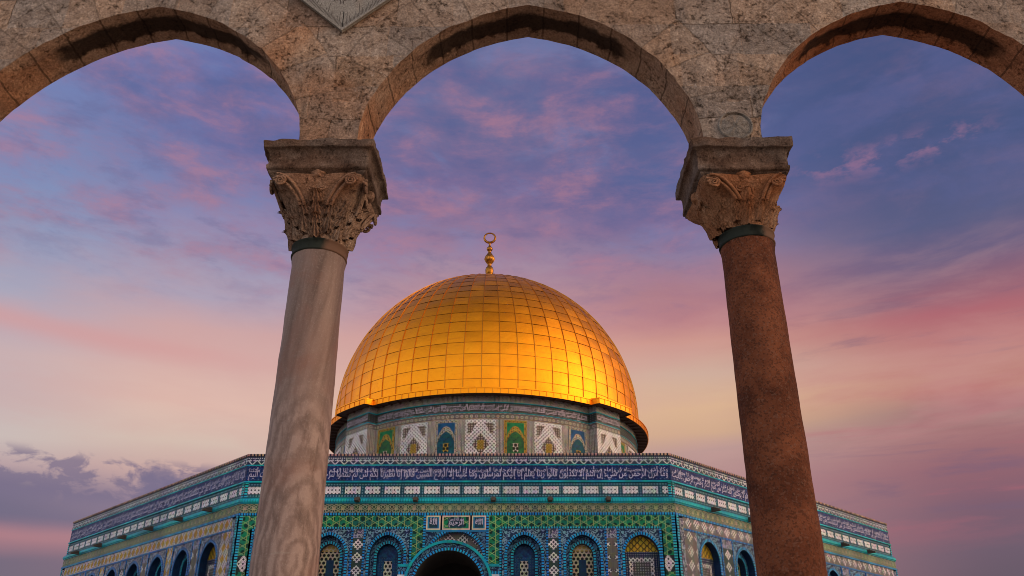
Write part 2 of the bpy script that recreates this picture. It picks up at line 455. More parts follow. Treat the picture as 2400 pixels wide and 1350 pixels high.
tile('parapet_tile', t_parapet); tile('script_tile', t_script); tile('panel_tile', t_panelband); tile('turquoise_tile', t_turq, .35)
tile('cornice_tile', t_cornice, .35); tile('olive_tile', t_olive); tile('green_tile', t_green, .4); tile('rosette_tile', t_rosette)
tile('blue_bead', t_bead((.012, .24, .66), (.012, .36, .66)), .35); tile('teal_bead', t_bead((.02, .46, .52), (.015, .30, .62)), .35)
tile('deep_bead', t_bead((.012, .15, .56), (.012, .24, .60)), .35); tile('pink_bead', t_bead((.46, .30, .24), (.36, .24, .22), .16))
tile('floral_tile', t_floral((.012, .028, .075), (.15, .29, .42))); tile('dark_floral_tile', t_floral((.008, .022, .065), (.07, .19, .32)))
tile('grey_floral_tile', t_floral((.04, .055, .10), (.27, .31, .40)))
tile('diamond_strip_tile', t_diam(.64, .56, (.03, .055, .06), (.62, .61, .64), .32)); tile('half_diamond_tile', t_diam(.64, .56, (.12, .11, .10), (.58, .57, .60), 0.0))
tile('white_diamond_tile', t_diam(.62, .62, (.13, .13, .14), (.56, .55, .58))); tile('yellow_diamond_tile', t_ydiam)
tile('pale_lattice_tile', t_hexfill); tile('blue_window_tile', t_bluefill, .3); tile('yellow_lattice_tile', t_yelfill); tile('green_lattice_tile', t_greenfill)
tile('kufic_tile', t_kufic); tile('marble_dado', t_marble); tile('drum_band_tile', t_drumband); tile('bead_ring_tile', t_beadring)
tile('drum_script_tile', t_drumscript); tile('white_panel_tile', t_whitepanel)
tile('green_panel_tile', t_colpanel((.015, .20, .07), (.03, .13, .05), (.56, .30, .03), (.60, .56, .46)))
tile('blue_panel_tile', t_colpanel((.012, .09, .22), (.01, .085, .13), (.55, .50, .34), (.56, .40, .04)))
tile('white_glaze', lambda g, u, v: (.66, .78, .88)); tile('drum_glaze', lambda g, u, v: (.74, .76, .74)); tile('cream_glaze', lambda g, u, v: (.55, .47, .40))
tile('sky_glaze', lambda g, u, v: g.mix(g.noise(g.vec(u, v, 0.0), 2, 3), (.015, .13, .36), (.02, .24, .46)), .35)
tile('navy_glaze', lambda g, u, v: g.mix(g.noise(g.vec(u, v, 0.0), 3, 3), (.006, .012, .04), (.012, .045, .12)), .35)

def m_gold(g, setp):
    geo = g.node('ShaderNodeNewGeometry'); rnd = S(g, geo.outputs['Random Per Island'])
    p = g.tc('Object')
    n = g.noise(p, 1.1, 6, .6); n2 = g.noise(p, 5.0, 4, .6)
    c = g.ramp(rnd * .22 + n * .45 + .17, [(.15, (.80, .25, .011)), (.40, (.93, .32, .012)), (.60, (.98, .37, .014)), (.9, (1.0, .42, .022))])
    c = g.mix(g.ss(n2, .60, .78) * .35, c, (.45, .16, .02))
    fu, fv = g.uv()
    eg = ((fu - .5).abs() > .475).mx((fv - .5).abs() > .472)
    c = g.mix(eg * .6, c, (.30, .09, .012))
    sm = g.noise(g.vec(fu * .6 + rnd * 31.0, fv * 2.6 + rnd * 17.0, rnd * 9.0), 1.6, 4, .6)
    c = g.mix(g.ss(sm, .58, .72) * .35, c, (.62, .20, .02))
    setp('Base Color', c)
    setp('Roughness', rnd * .10 + n2 * .14 + .30)
    setp('Normal', g.bump(g.noise(p, 3.2, 5, .6), .22, .05))
material('gold_sheet', m_gold, .32, 1.0)
material('gold_seam', lambda g, setp: (setp('Base Color', g.mix(g.noise(g.tc('Object'), 2.5, 3), (.42, .16, .02), (.66, .29, .03)))), .42, 1.0)
def m_finial(g, setp):
    n = g.noise(g.tc('Object'), 6, 4); setp('Base Color', g.mix(g.ss(n, .35, .65), (.20, .075, .014), (.48, .22, .035))); setp('Roughness', n * .3 + .18)
material('gilded_bronze', m_finial, .3, 1.0)
material('dark_timber', lambda g, setp: setp('Base Color', g.mix(g.noise(g.tc('Object'), 3, 4), (.045, .018, .012), (.09, .04, .025))), .8)
material('lead_roof', lambda g, setp: setp('Base Color', g.mix(g.noise(g.tc('Object'), 1, 4), (.16, .16, .17), (.24, .23, .23))), .6)
material('shade_black', lambda g, setp: setp('Base Color', (.006, .006, .008)), .9)  # near-black colour standing in for the shade inside porch and doorway
material('iron_dark', lambda g, setp: setp('Base Color', g.mix(g.noise(g.tc('Object'), 9, 3), (.03, .028, .026), (.075, .055, .045))), .7)

def stone(name, cols, bscale=1.0, blocks=None, stain=None, pits=.5, rough=.88, fine=1.0, bstr=.9, voussoir=False):
    def f(g, setp):
        p = g.tc('Object'); x, y, z = g.xyz(p)
        n1 = g.noise(p, 1.3 * bscale, 6, .6, .4); n2 = g.noise(p, 5.5 * bscale, 8, .68); n3 = g.noise(p, 27 * bscale, 9, .72)
        vo = g.voro(g.vec(x + n2 * .25, y + n2 * .2, z + n3 * .12), 7 * bscale, 'F1', 'Distance')
        c = g.ramp(n1 * .55 + n2 * .45, [(.30, cols[0]), (.44, cols[1]), (.54, cols[2]), (.66, cols[3])])
        h = n2 * .55 + n3 * .5
        if blocks:
            bw, bh = blocks
            n = g.node('ShaderNodeTexBrick')
            g.put(n.inputs['Vector'], g.vec(x + (n2 - .5) * .05, z + (n2 - .5) * .05, 0.0))
            n.inputs['Scale'].default_value = 1.0; n.inputs['Brick Width'].default_value = bw; n.inputs['Row Height'].default_value = bh
            n.inputs['Mortar Size'].default_value = .006; n.inputs['Mortar Smooth'].default_value = .6; n.offset = .37; n.squash = .8
            n.inputs['Color1'].default_value = (0, 0, 0, 1); n.inputs['Color2'].default_value = (1, 1, 1, 1); n.inputs['Mortar'].default_value = (.5, .5, .5, 1)
            bc = S(g, n.outputs['Color']); mo = S(g, n.outputs['Fac'])
            bb = g.ramp(bc, [(0, (.72, .66, .62)), (.3, (1.0, 1.0, 1.0)), (.62, (1.18, .92, .70)), (1, (1.12, 1.12, 1.1))])
            c = g.mix(.8, c, bb, 'MULTIPLY')
            mk = mo * g.ss(n1, .36, .50)
            if voussoir:    # wedge stones round each arch, coursed blocks only beyond them
                xl = ((x / 3.33 + .5).frac() - .5) * 3.33 + (n2 - .5) * .04; zl = z - 4.30 + (n1 - .5) * .06
                rr = g.m('SQRT', xl * xl + zl * zl); th = g.m('ARCTAN2', zl, xl)
                inn = (rr < 1.78) * (zl > .30)
                rad = ((th / .245 + g.voro(g.vec((th / .245).floor(), 0.0, 0.0), 9.0, 'F1', 'Distance') * .0).frac() - .5).abs() > .478
                ext = ((rr - 1.78).abs() < .008) * (zl > .30)
                keep = g.ss(n1, .32, .46)
                mk = g.mix(inn, mk, rad * keep * .6).mx(ext * keep * .55)
                wid = g.noise(g.vec((th / .245).floor() * 7.31, (xl > 0.0) * 3.0, 1.0), 1.0, 0)
                c = g.mix(inn * .55, c, g.mix(1.0, c, g.ramp(wid, [(.3, (.70, .66, .62)), (.5, (1, 1, 1)), (.7, (1.25, 1.05, .85))]), 'MULTIPLY'))
            c = g.mix(mk * .62, c, (.075, .058, .047)); h = h - mk * .35
        big = g.noise(p, .75 * bscale, 3, .5, .5)
        c = g.mix(g.ss(big, .52, .66) * .6, c, g.mix(1.0, c, (1.12, .80, .58), 'MULTIPLY'))
        pit = g.ss(n3, .47, .33) * g.ss(n2, .52, .40)
        c = g.mix(pit * pits, c, (.035, .026, .022)); h = h - pit * .5
        lite = g.ss(n3, .56, .70) * g.ss(n1, .38, .60)
        c = g.mix(lite * .45, c, tuple(min(1, v * 1.7) for v in cols[3]))
        gr = g.noise(p, 48 * bscale, 4, .8)
        c = g.mix(1.0, c, g.ramp(gr * .6 + n3 * .4, [(.37, (.52, .49, .46)), (.5, (1, 1, 1)), (.61, (1.42, 1.40, 1.37))]), 'MULTIPLY'); h = h + gr * .35
        if stain: c = stain(g, x, y, z, n1, n2, n3, c)
        setp('Base Color', c)
        setp('Normal', g.bump(h - vo * .25, bstr, .045 * fine))
    return material(name, f, rough, spec=.08)

stone('arcade_stone', [(.185, .150, .130), (.268, .224, .198), (.328, .286, .258), (.41, .37, .34)], 1.0, (.62, .34), None, .6, .88, 1.2, 1.0, True)
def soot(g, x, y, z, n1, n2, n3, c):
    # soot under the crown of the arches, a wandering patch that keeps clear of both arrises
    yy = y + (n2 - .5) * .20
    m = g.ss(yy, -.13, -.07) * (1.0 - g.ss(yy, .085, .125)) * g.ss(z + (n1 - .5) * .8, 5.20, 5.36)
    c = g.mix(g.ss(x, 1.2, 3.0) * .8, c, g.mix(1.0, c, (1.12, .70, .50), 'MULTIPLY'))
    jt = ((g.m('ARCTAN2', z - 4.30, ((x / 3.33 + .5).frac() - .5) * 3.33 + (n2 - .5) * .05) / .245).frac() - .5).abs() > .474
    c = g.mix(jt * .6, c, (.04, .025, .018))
    gaps = g.ss(n1, .60, .66) * .55  # random patches where the soot lies thinner
    c = g.mix(m * (1.0 - gaps) * .88, c, (.016, .010, .008))
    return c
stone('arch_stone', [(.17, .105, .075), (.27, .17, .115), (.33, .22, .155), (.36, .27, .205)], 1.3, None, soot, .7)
stone('capital_stone', [(.105, .066, .05), (.20, .128, .094), (.26, .178, .13), (.33, .255, .21)], 2.0, None, None, .5, .85, .5)
stone('worn_capital_stone', [(.15, .072, .042), (.26, .128, .07), (.31, .17, .10), (.34, .22, .15)], 2.0, None, None, .55, .85, .7)
stone('slab_stone', [(.05, .034, .028), (.098, .069, .056), (.14, .106, .088), (.21, .17, .15)], 2.0, None, None, .7, .9, .6)
stone('sundial_marble', [(.18, .175, .163), (.215, .21, .197), (.235, .23, .216), (.27, .262, .245)], 2.0, None, None, .12, .6, .12, .4)
stone('medallion_stone', [(.14, .125, .11), (.22, .20, .18), (.26, .24, .22), (.33, .31, .29)], 3.0, None, None, .8, .9, .6)
stone('paving_stone', [(.26, .22, .18), (.32, .28, .23), (.36, .32, .27), (.42, .38, .33)], .6, None, None, .2, .7, .3)

def m_marble(g, setp):
    p = g.tc('Object'); x, y, z = g.xyz(p)
    a = g.m('ARCTAN2', x, -y)                       # angle round the shaft, 0 at the side facing the steps
    w = g.noise(p, 1.6, 5, .55, .6)
    du = a * .22 - .13; dz = (z - .80) * .34
    rr = g.m('SQRT', du * du + dz * dz) + (w - .5) * .16
    ring = (rr * 95.0 + (g.noise(p, 5, 6, .65) - .5) * 12.0).sin() * .5 + .5
    brk = g.noise(g.vec(a * .9 - z * .7, z * 1.1 + a * .5, 4.0), 2.6, 8, .68, .5)
    ring = ring * .42 * g.ss(brk, .34, .56) + brk * .72
    lowm = 1.0 - g.ss(z + (w - .5) * .8, 1.55, 2.25)
    diag = g.noise(g.vec(a * .55 - z * .42, a * .22 + z * .10, 0.0), 2.8, 6, .58, .9)
    v = ring * lowm * .78 + diag * (1.0 - lowm * .62) * .95
    c = g.ramp(v, [(.22, (.068, .047, .041)), (.38, (.140, .097, .084)), (.54, (.212, .150, .131)), (.78, (.30, .222, .196))])
    fine = g.noise(p, 60, 6, .7)
    c = g.mix(g.ss(fine, .5, .75) * .25, c, (.45, .40, .37))
    c = g.mix(g.ss(w, .50, .68) * .6, c, (.21, .105, .078))
    cr = g.noise(g.vec(a * .3, z * 3.0, 1.0), 2.2, 3, .6)
    crack = ((z - .865 - (cr - .5) * .06).abs() < .004) * (a < .35)
    c = g.mix(crack * .4 * g.ss(brk, .45, .55), c, (.30, .26, .23))
    setp('Base Color', c)
    setp('Normal', g.bump(fine * .5 + g.noise(p, 9, 5, .6) - crack * .4, .35, .012)); setp('Roughness', w * .2 + .42)
material('veined_marble', m_marble, .5, 0.0, .18)
def m_granite(g, setp):
    p = g.tc('Object')
    n = g.noise(p, 2.2, 8, .66, .4); f = g.noise(p, 70, 5, .75); s = g.voro(p, 85, 'F1', 'Color')
    sx = g.xyz(s)[0]
    c = g.ramp(n, [(.32, (.046, .014, .008)), (.47, (.112, .036, .018)), (.64, (.20, .068, .033))])
    c = g.mix(g.ss(f, .52, .66) * .55, c, (.12, .07, .055)); c = g.mix((sx < .20) * .45, c, (.03, .014, .010)); c = g.mix((sx > .92) * .25, c, (.20, .12, .09))
    c = g.mix(g.ss(g.noise(p, 5, 6, .7), .60, .72) * .7, c, (.035, .02, .016))
    setp('Base Color', c)
    setp('Normal', g.bump(f + g.noise(p, 14, 6, .7), .6, .012))
material('red_granite', m_granite, .75, spec=.08)
def m_collar(g, setp):
    p = g.tc('Object'); x, y, z = g.xyz(p); n = g.noise(p, 5, 5, .6)
    k = g.ss(x + (n - .5) * .16, .06, .12)       # the metal has worn off the right-hand side
    setp('Base Color', g.mix(k, g.mix(g.ss(n, .4, .6), (.006, .009, .008), (.022, .028, .024)), (.12, .07, .048)))
    setp('Roughness', .72)
material('collar_metal', m_collar, .72, 0.0, .08)

# ------------------------------------------------------------------ ground
def build_ground():
    b = MB(); s = 1500.0
    b.quad([(-s, -s, -EYE), (s, -s, -EYE), (s, s, -EYE), (-s, s, -EYE)], [(0, 0), (1, 0), (1, 1), (0, 1)])
    struct('ground', b, MATS['paving_stone'])
    b = MB()
    b.box((0, 76.7, (PLAT - EYE + .004) / 2), (130, 71.5, (PLAT + EYE - .004) / 2))
    struct('platform', b, MATS['paving_stone'])
    b = MB(); n = 10; h = (PLAT + EYE) / n; t = .30
    for i in range(n - 1):
        y1 = 5.19 - (n - 1 - i - 1) * t
        b.box((0, y1 - t / 2, -EYE + .004 + h * (i + 1) / 2), (6.0, t / 2, h * (i + 1) / 2 - .002))
    struct('stairs', b, MATS['paving_stone'])
build_ground()

# ------------------------------------------------------------------ arcade
YF, YB = 5.90, 6.32
ARC_C = 0.10; PITCH = 3.33; WTOP = 7.25; SPR = 4.03
HALF = [(4.03, 1.43), (4.30, 1.43), (4.44, 1.42), (4.56, 1.40), (4.68, 1.365), (4.80, 1.315), (4.92, 1.255), (5.04, 1.185), (5.16, 1.10),
        (5.28, 1.0), (5.40, .865), (5.50, .735), (5.58, .605), (5.66, .45), (5.715, .30), (5.755, .165), (5.775, .08), (5.79, 0.0)]
def half_curve(scale, n=70):
    P = [Vector((h * scale(z), z)) for z, h in HALF]
    L = [0]
    for a, c in zip(P, P[1:]): L.append(L[-1] + (c - a).length)
    out = []
    for i in range(n + 1):
        t = L[-1] * i / n; k = 0
        while k < len(L) - 2 and L[k + 1] < t: k += 1
        f = (t - L[k]) / (L[k + 1] - L[k]); out.append(P[k].lerp(P[k + 1], f))
    for _ in range(6):
        out = [out[0]] + [out[i] * .5 + (out[i - 1] + out[i + 1]) * .25 for i in range(1, n)] + [out[n]]
    return out
def rough_face(x, z):
    p = Vector((x, 0.0, z))
    return mnoise.fractal(p * 2.2, 1.0, 2.0, 4) * .012 + mnoise.fractal(p * 9 + Vector((3, 0, 1)), .9, 2.1, 5) * .008 + max(0, mnoise.noise(p * 5.0) - .25) * -.03
def chip(x, y, z):
    p = Vector((x * 4, y * 4, z * 4))
    return mnoise.fractal(p * 1.6, .9, 2.0, 4) * .006 + min(0, mnoise.noise(p * 1.3) + .42) * .04

def build_arcade():
    t = thing('stone_arcade', 'weathered stone arcade of three pointed arches standing on two columns in the foreground', 'arcade', (ARC_C, (YF + YB) / 2, PLAT))
    spand = MB()
    for i in (-1, 0, 1):
        c = ARC_C + i * PITCH
        arcs = []
        for sd in (-1, 1):
            if i == -1 and sd == -1: sc = lambda z: 1.0 + .10 * min(1, max(0, (5.75 - z)))
            elif i == 1 and sd == 1: sc = lambda z: 1.0 - .06 * min(1, max(0, (5.7 - z)))
            else: sc = lambda z: 1.0
            hc = half_curve(sc)
            xp = c + sd * PITCH / 2
            if i == -1 and sd == -1: xp -= .35
            if i == 1 and sd == 1: xp += .25
            x0 = c + sd * hc[0].x
            chain = [(xp + (x0 - xp) * k / 5, SPR) for k in range(5)]
            npier = len(chain)
            for q in hc:
                x, z = c + sd * q.x, q.y
                k = chip(x, YF, z); nx, nz = (-sd * q.x, -(q.y - 4.4)); l = hypot(nx, nz) or 1
                if z > SPR + .02: x += -nx / l * k * -1; z += nz / l * k
                chain.append((x, z))
            L = [0]
            for a, b2 in zip(chain, chain[1:]): L.append(L[-1] + hypot(b2[0] - a[0], b2[1] - a[1]))
            for y, sgn in ((YF, -1), (YB, 1)):
                rows, K = [], 46
                for r in range(K + 1):
                    tt = (r / K) ** 1.25; row = []
                    for j, (x, z) in enumerate(chain):
                        xt = xp + (c - xp) * L[j] / L[-1]
                        X, Z = x + (xt - x) * tt, z + (WTOP - z) * tt
                        row.append((X, y + (rough_face(X, Z) if sgn < 0 else 0), Z))
                    rows.append(row)
                spand.grid(rows, None, 0, flip=(sd * sgn > 0))
            arcs.append(([chain[k] for k in range(npier, len(chain))], sd))
            q0, q1 = chain[0], chain[npier]
            spand.quad([(q0[0], YF, SPR), (q1[0], YF, SPR), (q1[0], YB, SPR), (q0[0], YB, SPR)])
        sof = MB(); M = 16
        for pts, sd in arcs:
            rows = []
            for k in range(M + 1):
                f = k / M; y = YF + (YB - YF) * f; row = []
                for (x, z) in pts:
                    w = sin(pi * f)
                    p = Vector((x * 3, y * 3, z * 3))
                    d = (mnoise.fractal(p * 1.6, 1.0, 2.0, 4) * .02 + .018 * (1 if (.32 < f < .80 and z > 5.0) else 0)) * min(1, w * 2)
                    nx, nz = x - c, z - 4.4; l = hypot(nx, nz)
                    row.append((x + nx / l * d, y + (rough_face(x, z) * (1 - f)), z + nz / l * d))
                rows.append(row)
            sof.grid(rows, None, 0, flip=(sd < 0))
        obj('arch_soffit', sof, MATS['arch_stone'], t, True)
    xl, xr = ARC_C - 1.5 * PITCH - .35, ARC_C + 1.5 * PITCH + .25
    for xx, s in ((xl, -1), (xr, 1)):
        spand.quad([(xx, YF, SPR), (xx, YB, SPR), (xx, YB, WTOP), (xx, YF, WTOP)])
    o = obj('spandrel_wall', spand, MATS['arcade_stone'], t, True)
    b = MB()
    prof = [(YF - .003, WTOP - .12), (YF - .10, WTOP + .02), (YF - .12, WTOP + .02), (YF - .12, WTOP + .14), (YB + .12, WTOP + .14), (YB + .12, WTOP + .02), (YB + .003, WTOP - .12)]
    rows = [[(xl - .06 + (xr - xl + .12) * j / 40, y, z) for j in range(41)] for y, z in prof]
    b.grid(rows, None, 0, True)
    for xx in (xl - .06, xr + .06): b.face([b.vert((xx, y, z)) for y, z in (prof if xx < 0 else prof[::-1])])
    obj('cornice', b, MATS['arcade_stone'], t)
    for xx in (ARC_C - 1.5 * PITCH - .22, ARC_C + 1.5 * PITCH + .14):
        b = MB(); b.box((xx, (YF + YB) / 2, (PLAT + SPR) / 2), (.33, .36, (SPR - PLAT) / 2 - .002)); b.box((xx, (YF + YB) / 2, PLAT + .15), (.42, .45, .15)); b.box((xx, (YF + YB) / 2, SPR - .09), (.40, .43, .085))
        obj('pier', b, MATS['arcade_stone'], t)
    # carved roundel above the right-hand capital
    b = MB(); cx, cz, rr = 1.80, 4.425, .125
    prof = [(rr + .022, .0), (rr + .018, .02), (rr + .004, .024), (rr, .008), (rr * .96, .006), (rr * .80, .020), (rr * .62, .015), (rr * .42, .026), (rr * .18, .022), (.001, .03)]
    rows = [[(cx + r * cos(2 * pi * k / 40), YF - .004 - d - (.006 * sin(8 * 2 * pi * k / 40) * (r / rr) * (r < rr * .9)) + mnoise.noise(Vector((r * 60, k * .9, 2))) * .006, cz + r * sin(2 * pi * k / 40)) for k in range(41)] for r, d in prof]
    b.grid(rows, None, 0, True)
    o = obj('carved_roundel', b, MATS['medallion_stone'], t, True); o['label'] = 'round carved medallion of pale stone'
    return t
build_arcade()

# sundial slab on the left spandrel
def text_mesh(body, offset=0.0, res=2):
    c = bpy.data.curves.new('writing', 'FONT'); c.body = body; c.resolution_u = res; c.offset = offset
    o = bpy.data.objects.new('writing', c); COL.objects.link(o)
    dg = bpy.context.evaluated_depsgraph_get(); dg.update()
    me = bpy.data.meshes.new_from_object(o.evaluated_get(dg))
    V = [tuple(v.co) for v in me.vertices]; F = [tuple(p.vertices) for p in me.polygons]
    bpy.data.objects.remove(o); bpy.data.curves.remove(c); bpy.data.meshes.remove(me)
    return V, F

def build_sundial():
    tip = (-1.544, 5.453); y0 = YF - .016
    t = thing('sundial', 'grey stone sundial set point down on the arcade wall between two arches', 'sundial', (tip[0], y0, tip[1]))
    dl = Vector((-.433, .406)).normalized(); dr = Vector((.424, .399)).normalized(); Ls = 1.02
    P = lambda a, b2, d=0.0: (tip[0] + dl.x * a + dr.x * b2, y0 - d, tip[1] + dl.y * a + dr.y * b2)
    b = MB()
    b.quad([P(0, 0, .022), P(0, Ls, .022), P(Ls, Ls, .022), P(Ls, 0, .022)])
    for q in ((P(0, 0), P(0, Ls), P(0, Ls, .022), P(0, 0, .022)), (P(Ls, 0), P(0, 0), P(0, 0, .022), P(Ls, 0, .022)), (P(0, Ls), P(Ls, Ls), P(Ls, Ls, .022), P(0, Ls, .022)), (P(Ls, Ls), P(Ls, 0), P(Ls, 0, .022), P(Ls, Ls, .022))):
        b.quad(list(q))
    obj('slab', b, MATS['sundial_marble'], t)
    b = MB(); e = .022
    for (a0, a1, b0, b1) in ((0, e, 0, Ls), (e, Ls, 0, e), (Ls - e, Ls, e, Ls), (e, Ls - e, Ls - e, Ls)):
        b.quad([P(a0, b0, .034), P(a0, b1, .034), P(a1, b1, .034), P(a1, b0, .034)])
        for A, B in (((a0, b0), (a0, b1)), ((a0, b1), (a1, b1)), ((a1, b1), (a1, b0)), ((a1, b0), (a0, b0))):
            b.quad([P(A[0], A[1], .018), P(B[0], B[1], .018), P(B[0], B[1], .034), P(A[0], A[1], .034)])
    obj('frame', b, MATS['sundial_marble'], t)
    b = MB(); ctr = Vector((Ls * .93, Ls * .93))
    def stroke(A, B, w):
        d = (B - A).normalized(); nn = Vector((-d.y, d.x)) * w / 2
        b.quad([P(*(A + nn), .0235), P(*(A - nn), .0235), P(*(B - nn), .0235), P(*(B + nn), .0235)])
    for side in (0, 1):
        for i in range(0, 60):
            s = .030 + i * .0155
            if s > Ls - .04: break
            A = Vector((.030, s)) if side else Vector((s, .030))
            d = (ctr - A).normalized(); L = .045
            w = .0042
            if i % 5 == 0: L = .085
            if i % 10 == 3: L = .155
            if i == 0: L = .19; w = .006
            stroke(A, A + d * L, w)
    obj('hour_marks', b, MATS['iron_dark'], t)
    for body, (px_, pz_), ang, s in (('\u0661\u0661', (-.085, .352), .42, .085), ('\u0661\u0662', (-.020, .320), .05, .085), ('\u0661', (.092, .345), -.30, .085)):
        V, F = text_mesh(body, .012); b = MB()
        x1 = max(v[0] for v in V)
        ids = []
        for v in V:
            X, Z = (v[0] - x1 / 2) * s, v[1] * s * .85
            ids.append(b.vert((tip[0] + px_ + X * cos(ang) - Z * sin(ang), y0 - .0237, tip[1] + pz_ + X * sin(ang) + Z * cos(ang))))
        for f in F: b.face([ids[k] for k in f])
        obj('numeral', b, MATS['iron_dark'], t)
    b = MB(); m = P(Ls * .93, Ls * .93, .022); b.tube([m, (m[0], m[1] - .22, m[2] - .10)], .008, 8)
    obj('gnomon', b, MATS['iron_dark'], t)
build_sundial()

# ------------------------------------------------------------------ columns
def build_column(cx, cy, r_bot, r_top, z_top, hx, hy, zc, shaft_mat, cap_mat, label, worn, dx=0.0):
    t = thing('column', label, 'column', (cx, cy, PLAT), 'columns carrying the arcade')
    sd = random.random() * 10
    def nz(p, a, k=6.0): return mnoise.fractal(Vector(p) * k + Vector((sd, 0, 0)), 1.0, 2.0, 4) * a
    # base
    b = MB(); b.box((cx, cy, PLAT + .07), (.33, .33, .07))
    b.lathe((cx, cy, 0), [(.31, PLAT + .14), (.325, PLAT + .17), (.32, PLAT + .20), (.285, PLAT + .22), (.265, PLAT + .25), (.27, PLAT + .27), (.285, PLAT + .29), (.28, PLAT + .315), (r_bot + .03, PLAT + .33), (r_bot + .004, PLAT + .36)], 48)
    obj('base', b, MATS['slab_stone'], t, False)
    # shaft
    b = MB(); rows = []
    for k in range(81):
        f = k / 80; z = PLAT + .355 + (z_top - PLAT - .355) * f
        r = r_bot + (r_top - r_bot) * f ** 1.15
        if f > .985: r += .006
        rows.append([(cx + (r + nz((cos(a) * .5, sin(a) * .5, z), .0035, 5)) * cos(a), cy + (r + nz((cos(a) * .5, sin(a) * .5, z), .0035, 5)) * sin(a), z) for a in [2 * pi * j / 72 for j in range(73)]])
    b.grid(rows)
    obj('shaft', b, MATS[shaft_mat], t, True)
    # dark metal collar
    zt = z_top; ch = .080
    b = MB(); b.lathe((cx, cy, 0), [(r_top + .002, zt - .012), (r_top + .014, zt - .008), (r_top + .016, zt + .004), (r_top + .008, zt + .012), (r_top + .012, zt + ch - .016), (r_top + .018, zt + ch - .010), (r_top + .018, zt + ch), (r_top + .001, zt + ch + .002)], 64)
    obj('collar', b, MATS['collar_metal'], t, True)
    # capital: bell, abacus mouldings, leaves, volutes, flower
    z0 = zt + ch; zb = zc[0]; H = zb - z0
    def bell(z): return r_top + .002 + .158 * max(0, min(1, (z - z0) / H)) ** 1.08
    b = MB(); rows = []
    for k in range(41):
        f = k / 40; z = z0 + H * f
        r = bell(z)
        sq = max(0, (f - .30) / .70) ** 1.1
        row = []
        for j in range(97):
            a = 2 * pi * j / 96; ca, sa = cos(a), sin(a)
            pn = 2 + 6 * sq
            rq = (r - .030 * sin(pi * min(1, f * 1.15)) ** .7 if f < .87 else r) * (1 - .05 * sq * (cos(2 * a) ** 2)) / ((abs(ca) ** pn + abs(sa) ** pn) ** (1 / pn))
            e = nz((ca * .3, sa * .3, z), .014 if worn else .008, 9)
            row.append((cx + dx * f + (rq * (hx / .43 * .5 + .5) + e) * ca, cy + (rq + e) * sa, z))
        rows.append(row)
    b.grid(rows)
    cap = obj('capital', b, MATS[cap_mat], t, True)
    if worn: cap['label'] = 'eroded reddish capital with worn carving'
    # abacus
    b = MB()
    z1, z2, z3, z4 = zc
    prof = [(.79, z1 - .012), (.83, z1 + .010), (.855, z1 + .018), (.86, z1 + .034), (.835, z1 + .037), (.84, z2 - .012), (.895, z2 - .006), (.905, z2 + .012), (.905, z2 + .030), (.885, z2 + .036), (.885, z2 + .07), (.892, z3 - .055), (.905, z3 - .030), (.93, z3 - .012), (.96, z3 - .004), (.995, z3 - .002), (1.0, z3 + .006), (1.0, z4 - .01), (.985, z4), (.01, z4)]
    rows = []
    for s, z in prof:
        row = []; N = 30
        for sx, sy, ex, ey in ((-1, -1, 1, -1), (1, -1, 1, 1), (1, 1, -1, 1), (-1, 1, -1, -1)):
            for k in range(N):
                f = k / N
                X, Y = hx * s * (sx + (ex - sx) * f), hy * s * (sy + (ey - sy) * f)
                curve = (1 - (2 * f - 1) ** 2) * (.055 if z <= z1 + .02 else 0)
                if sx == ex: X -= sx * curve
                else: Y -= sy * curve
                p = (cx + dx + X, cy + Y, z)
                big = .016 if z > z3 - .01 else .008
                e = nz(p, big, 7) + (min(0, mnoise.noise(Vector(p) * 5.3 + Vector((sd, 3, 0))) + .28) * (.07 if z > z3 - .03 else .02))
                dz = nz((p[0] + 5, p[1], p[2]), .012, 6) if (z >= z4 - .011 and s > .5) else 0
                row.append((cx + dx + X * (1 + e / hx), cy + Y * (1 + e / hy), z + dz))
        row.append(row[0]); rows.append(row)
    b.grid(rows)
    obj('abacus', b, MATS['slab_stone'], cap, True)
    # acanthus leaves
    def leaf(a0, zl, hl, wl, rb, rt, curl, er):
        m = MB(); rows = []; NS, NT = 28, 30
        for it in range(NT + 1):
            tt = it / NT; row = []
            env = (sin(pi * min(1, .24 + tt * .72)) ** .5) * (1 - .22 * tt)
            lob = 1 - (.26 if not er else .10) * abs(sin(5.2 * pi * tt)) ** 2
            w = wl * env * lob
            bend = max(0, tt - .66) / .34
            zz = zl + hl * (tt - .22 * bend ** 2)
            ro = bell(zz) + rb + rt * tt + curl * bend ** 1.5
            for js in range(-NS // 2, NS // 2 + 1):
                s = js / (NS / 2)
                vein = cos(s * 5.5 * pi + tt * 4 * (1 if s > 0 else -1)) * .015 * (1 - .5 * abs(s)) * (.5 if er else 1) + (.014 * (1 - min(1, abs(s) * 5)))
                cup = -.045 * s * s * (1 - .4 * tt)
                hole = -.030 * (max(0, sin(5.2 * pi * tt + .9)) ** 4) * (abs(abs(s) - .45) < .2) * (0 if er else 1)
                r = ro + vein + cup + hole
                a = a0 + s * w / max(.1, ro)
                e = nz((cos(a), sin(a), zz), .010 if er else .004, 10)
                row.append((cx + dx * .6 + (r + e) * cos(a), cy + (r + e) * sin(a), zz + .02 * s * s * bend - abs(s) * .03 * (1 - tt) * 0))
            rows.append(row)
        ix = m.grid(rows)
        if not er:      # drilled eyes between the lobes
            keep = []
            for q in m.f:
                it, js = divmod(q[0], NS + 1); tt = it / NT; s = abs(js / (NS / 2) - 1)
                if not (.28 < s < .70 and max(0, sin(5.2 * pi * tt + .9)) > .72 and .12 < tt < .80): keep.append(q)
            m.f = keep; m.mi = [0] * len(keep)
        return m
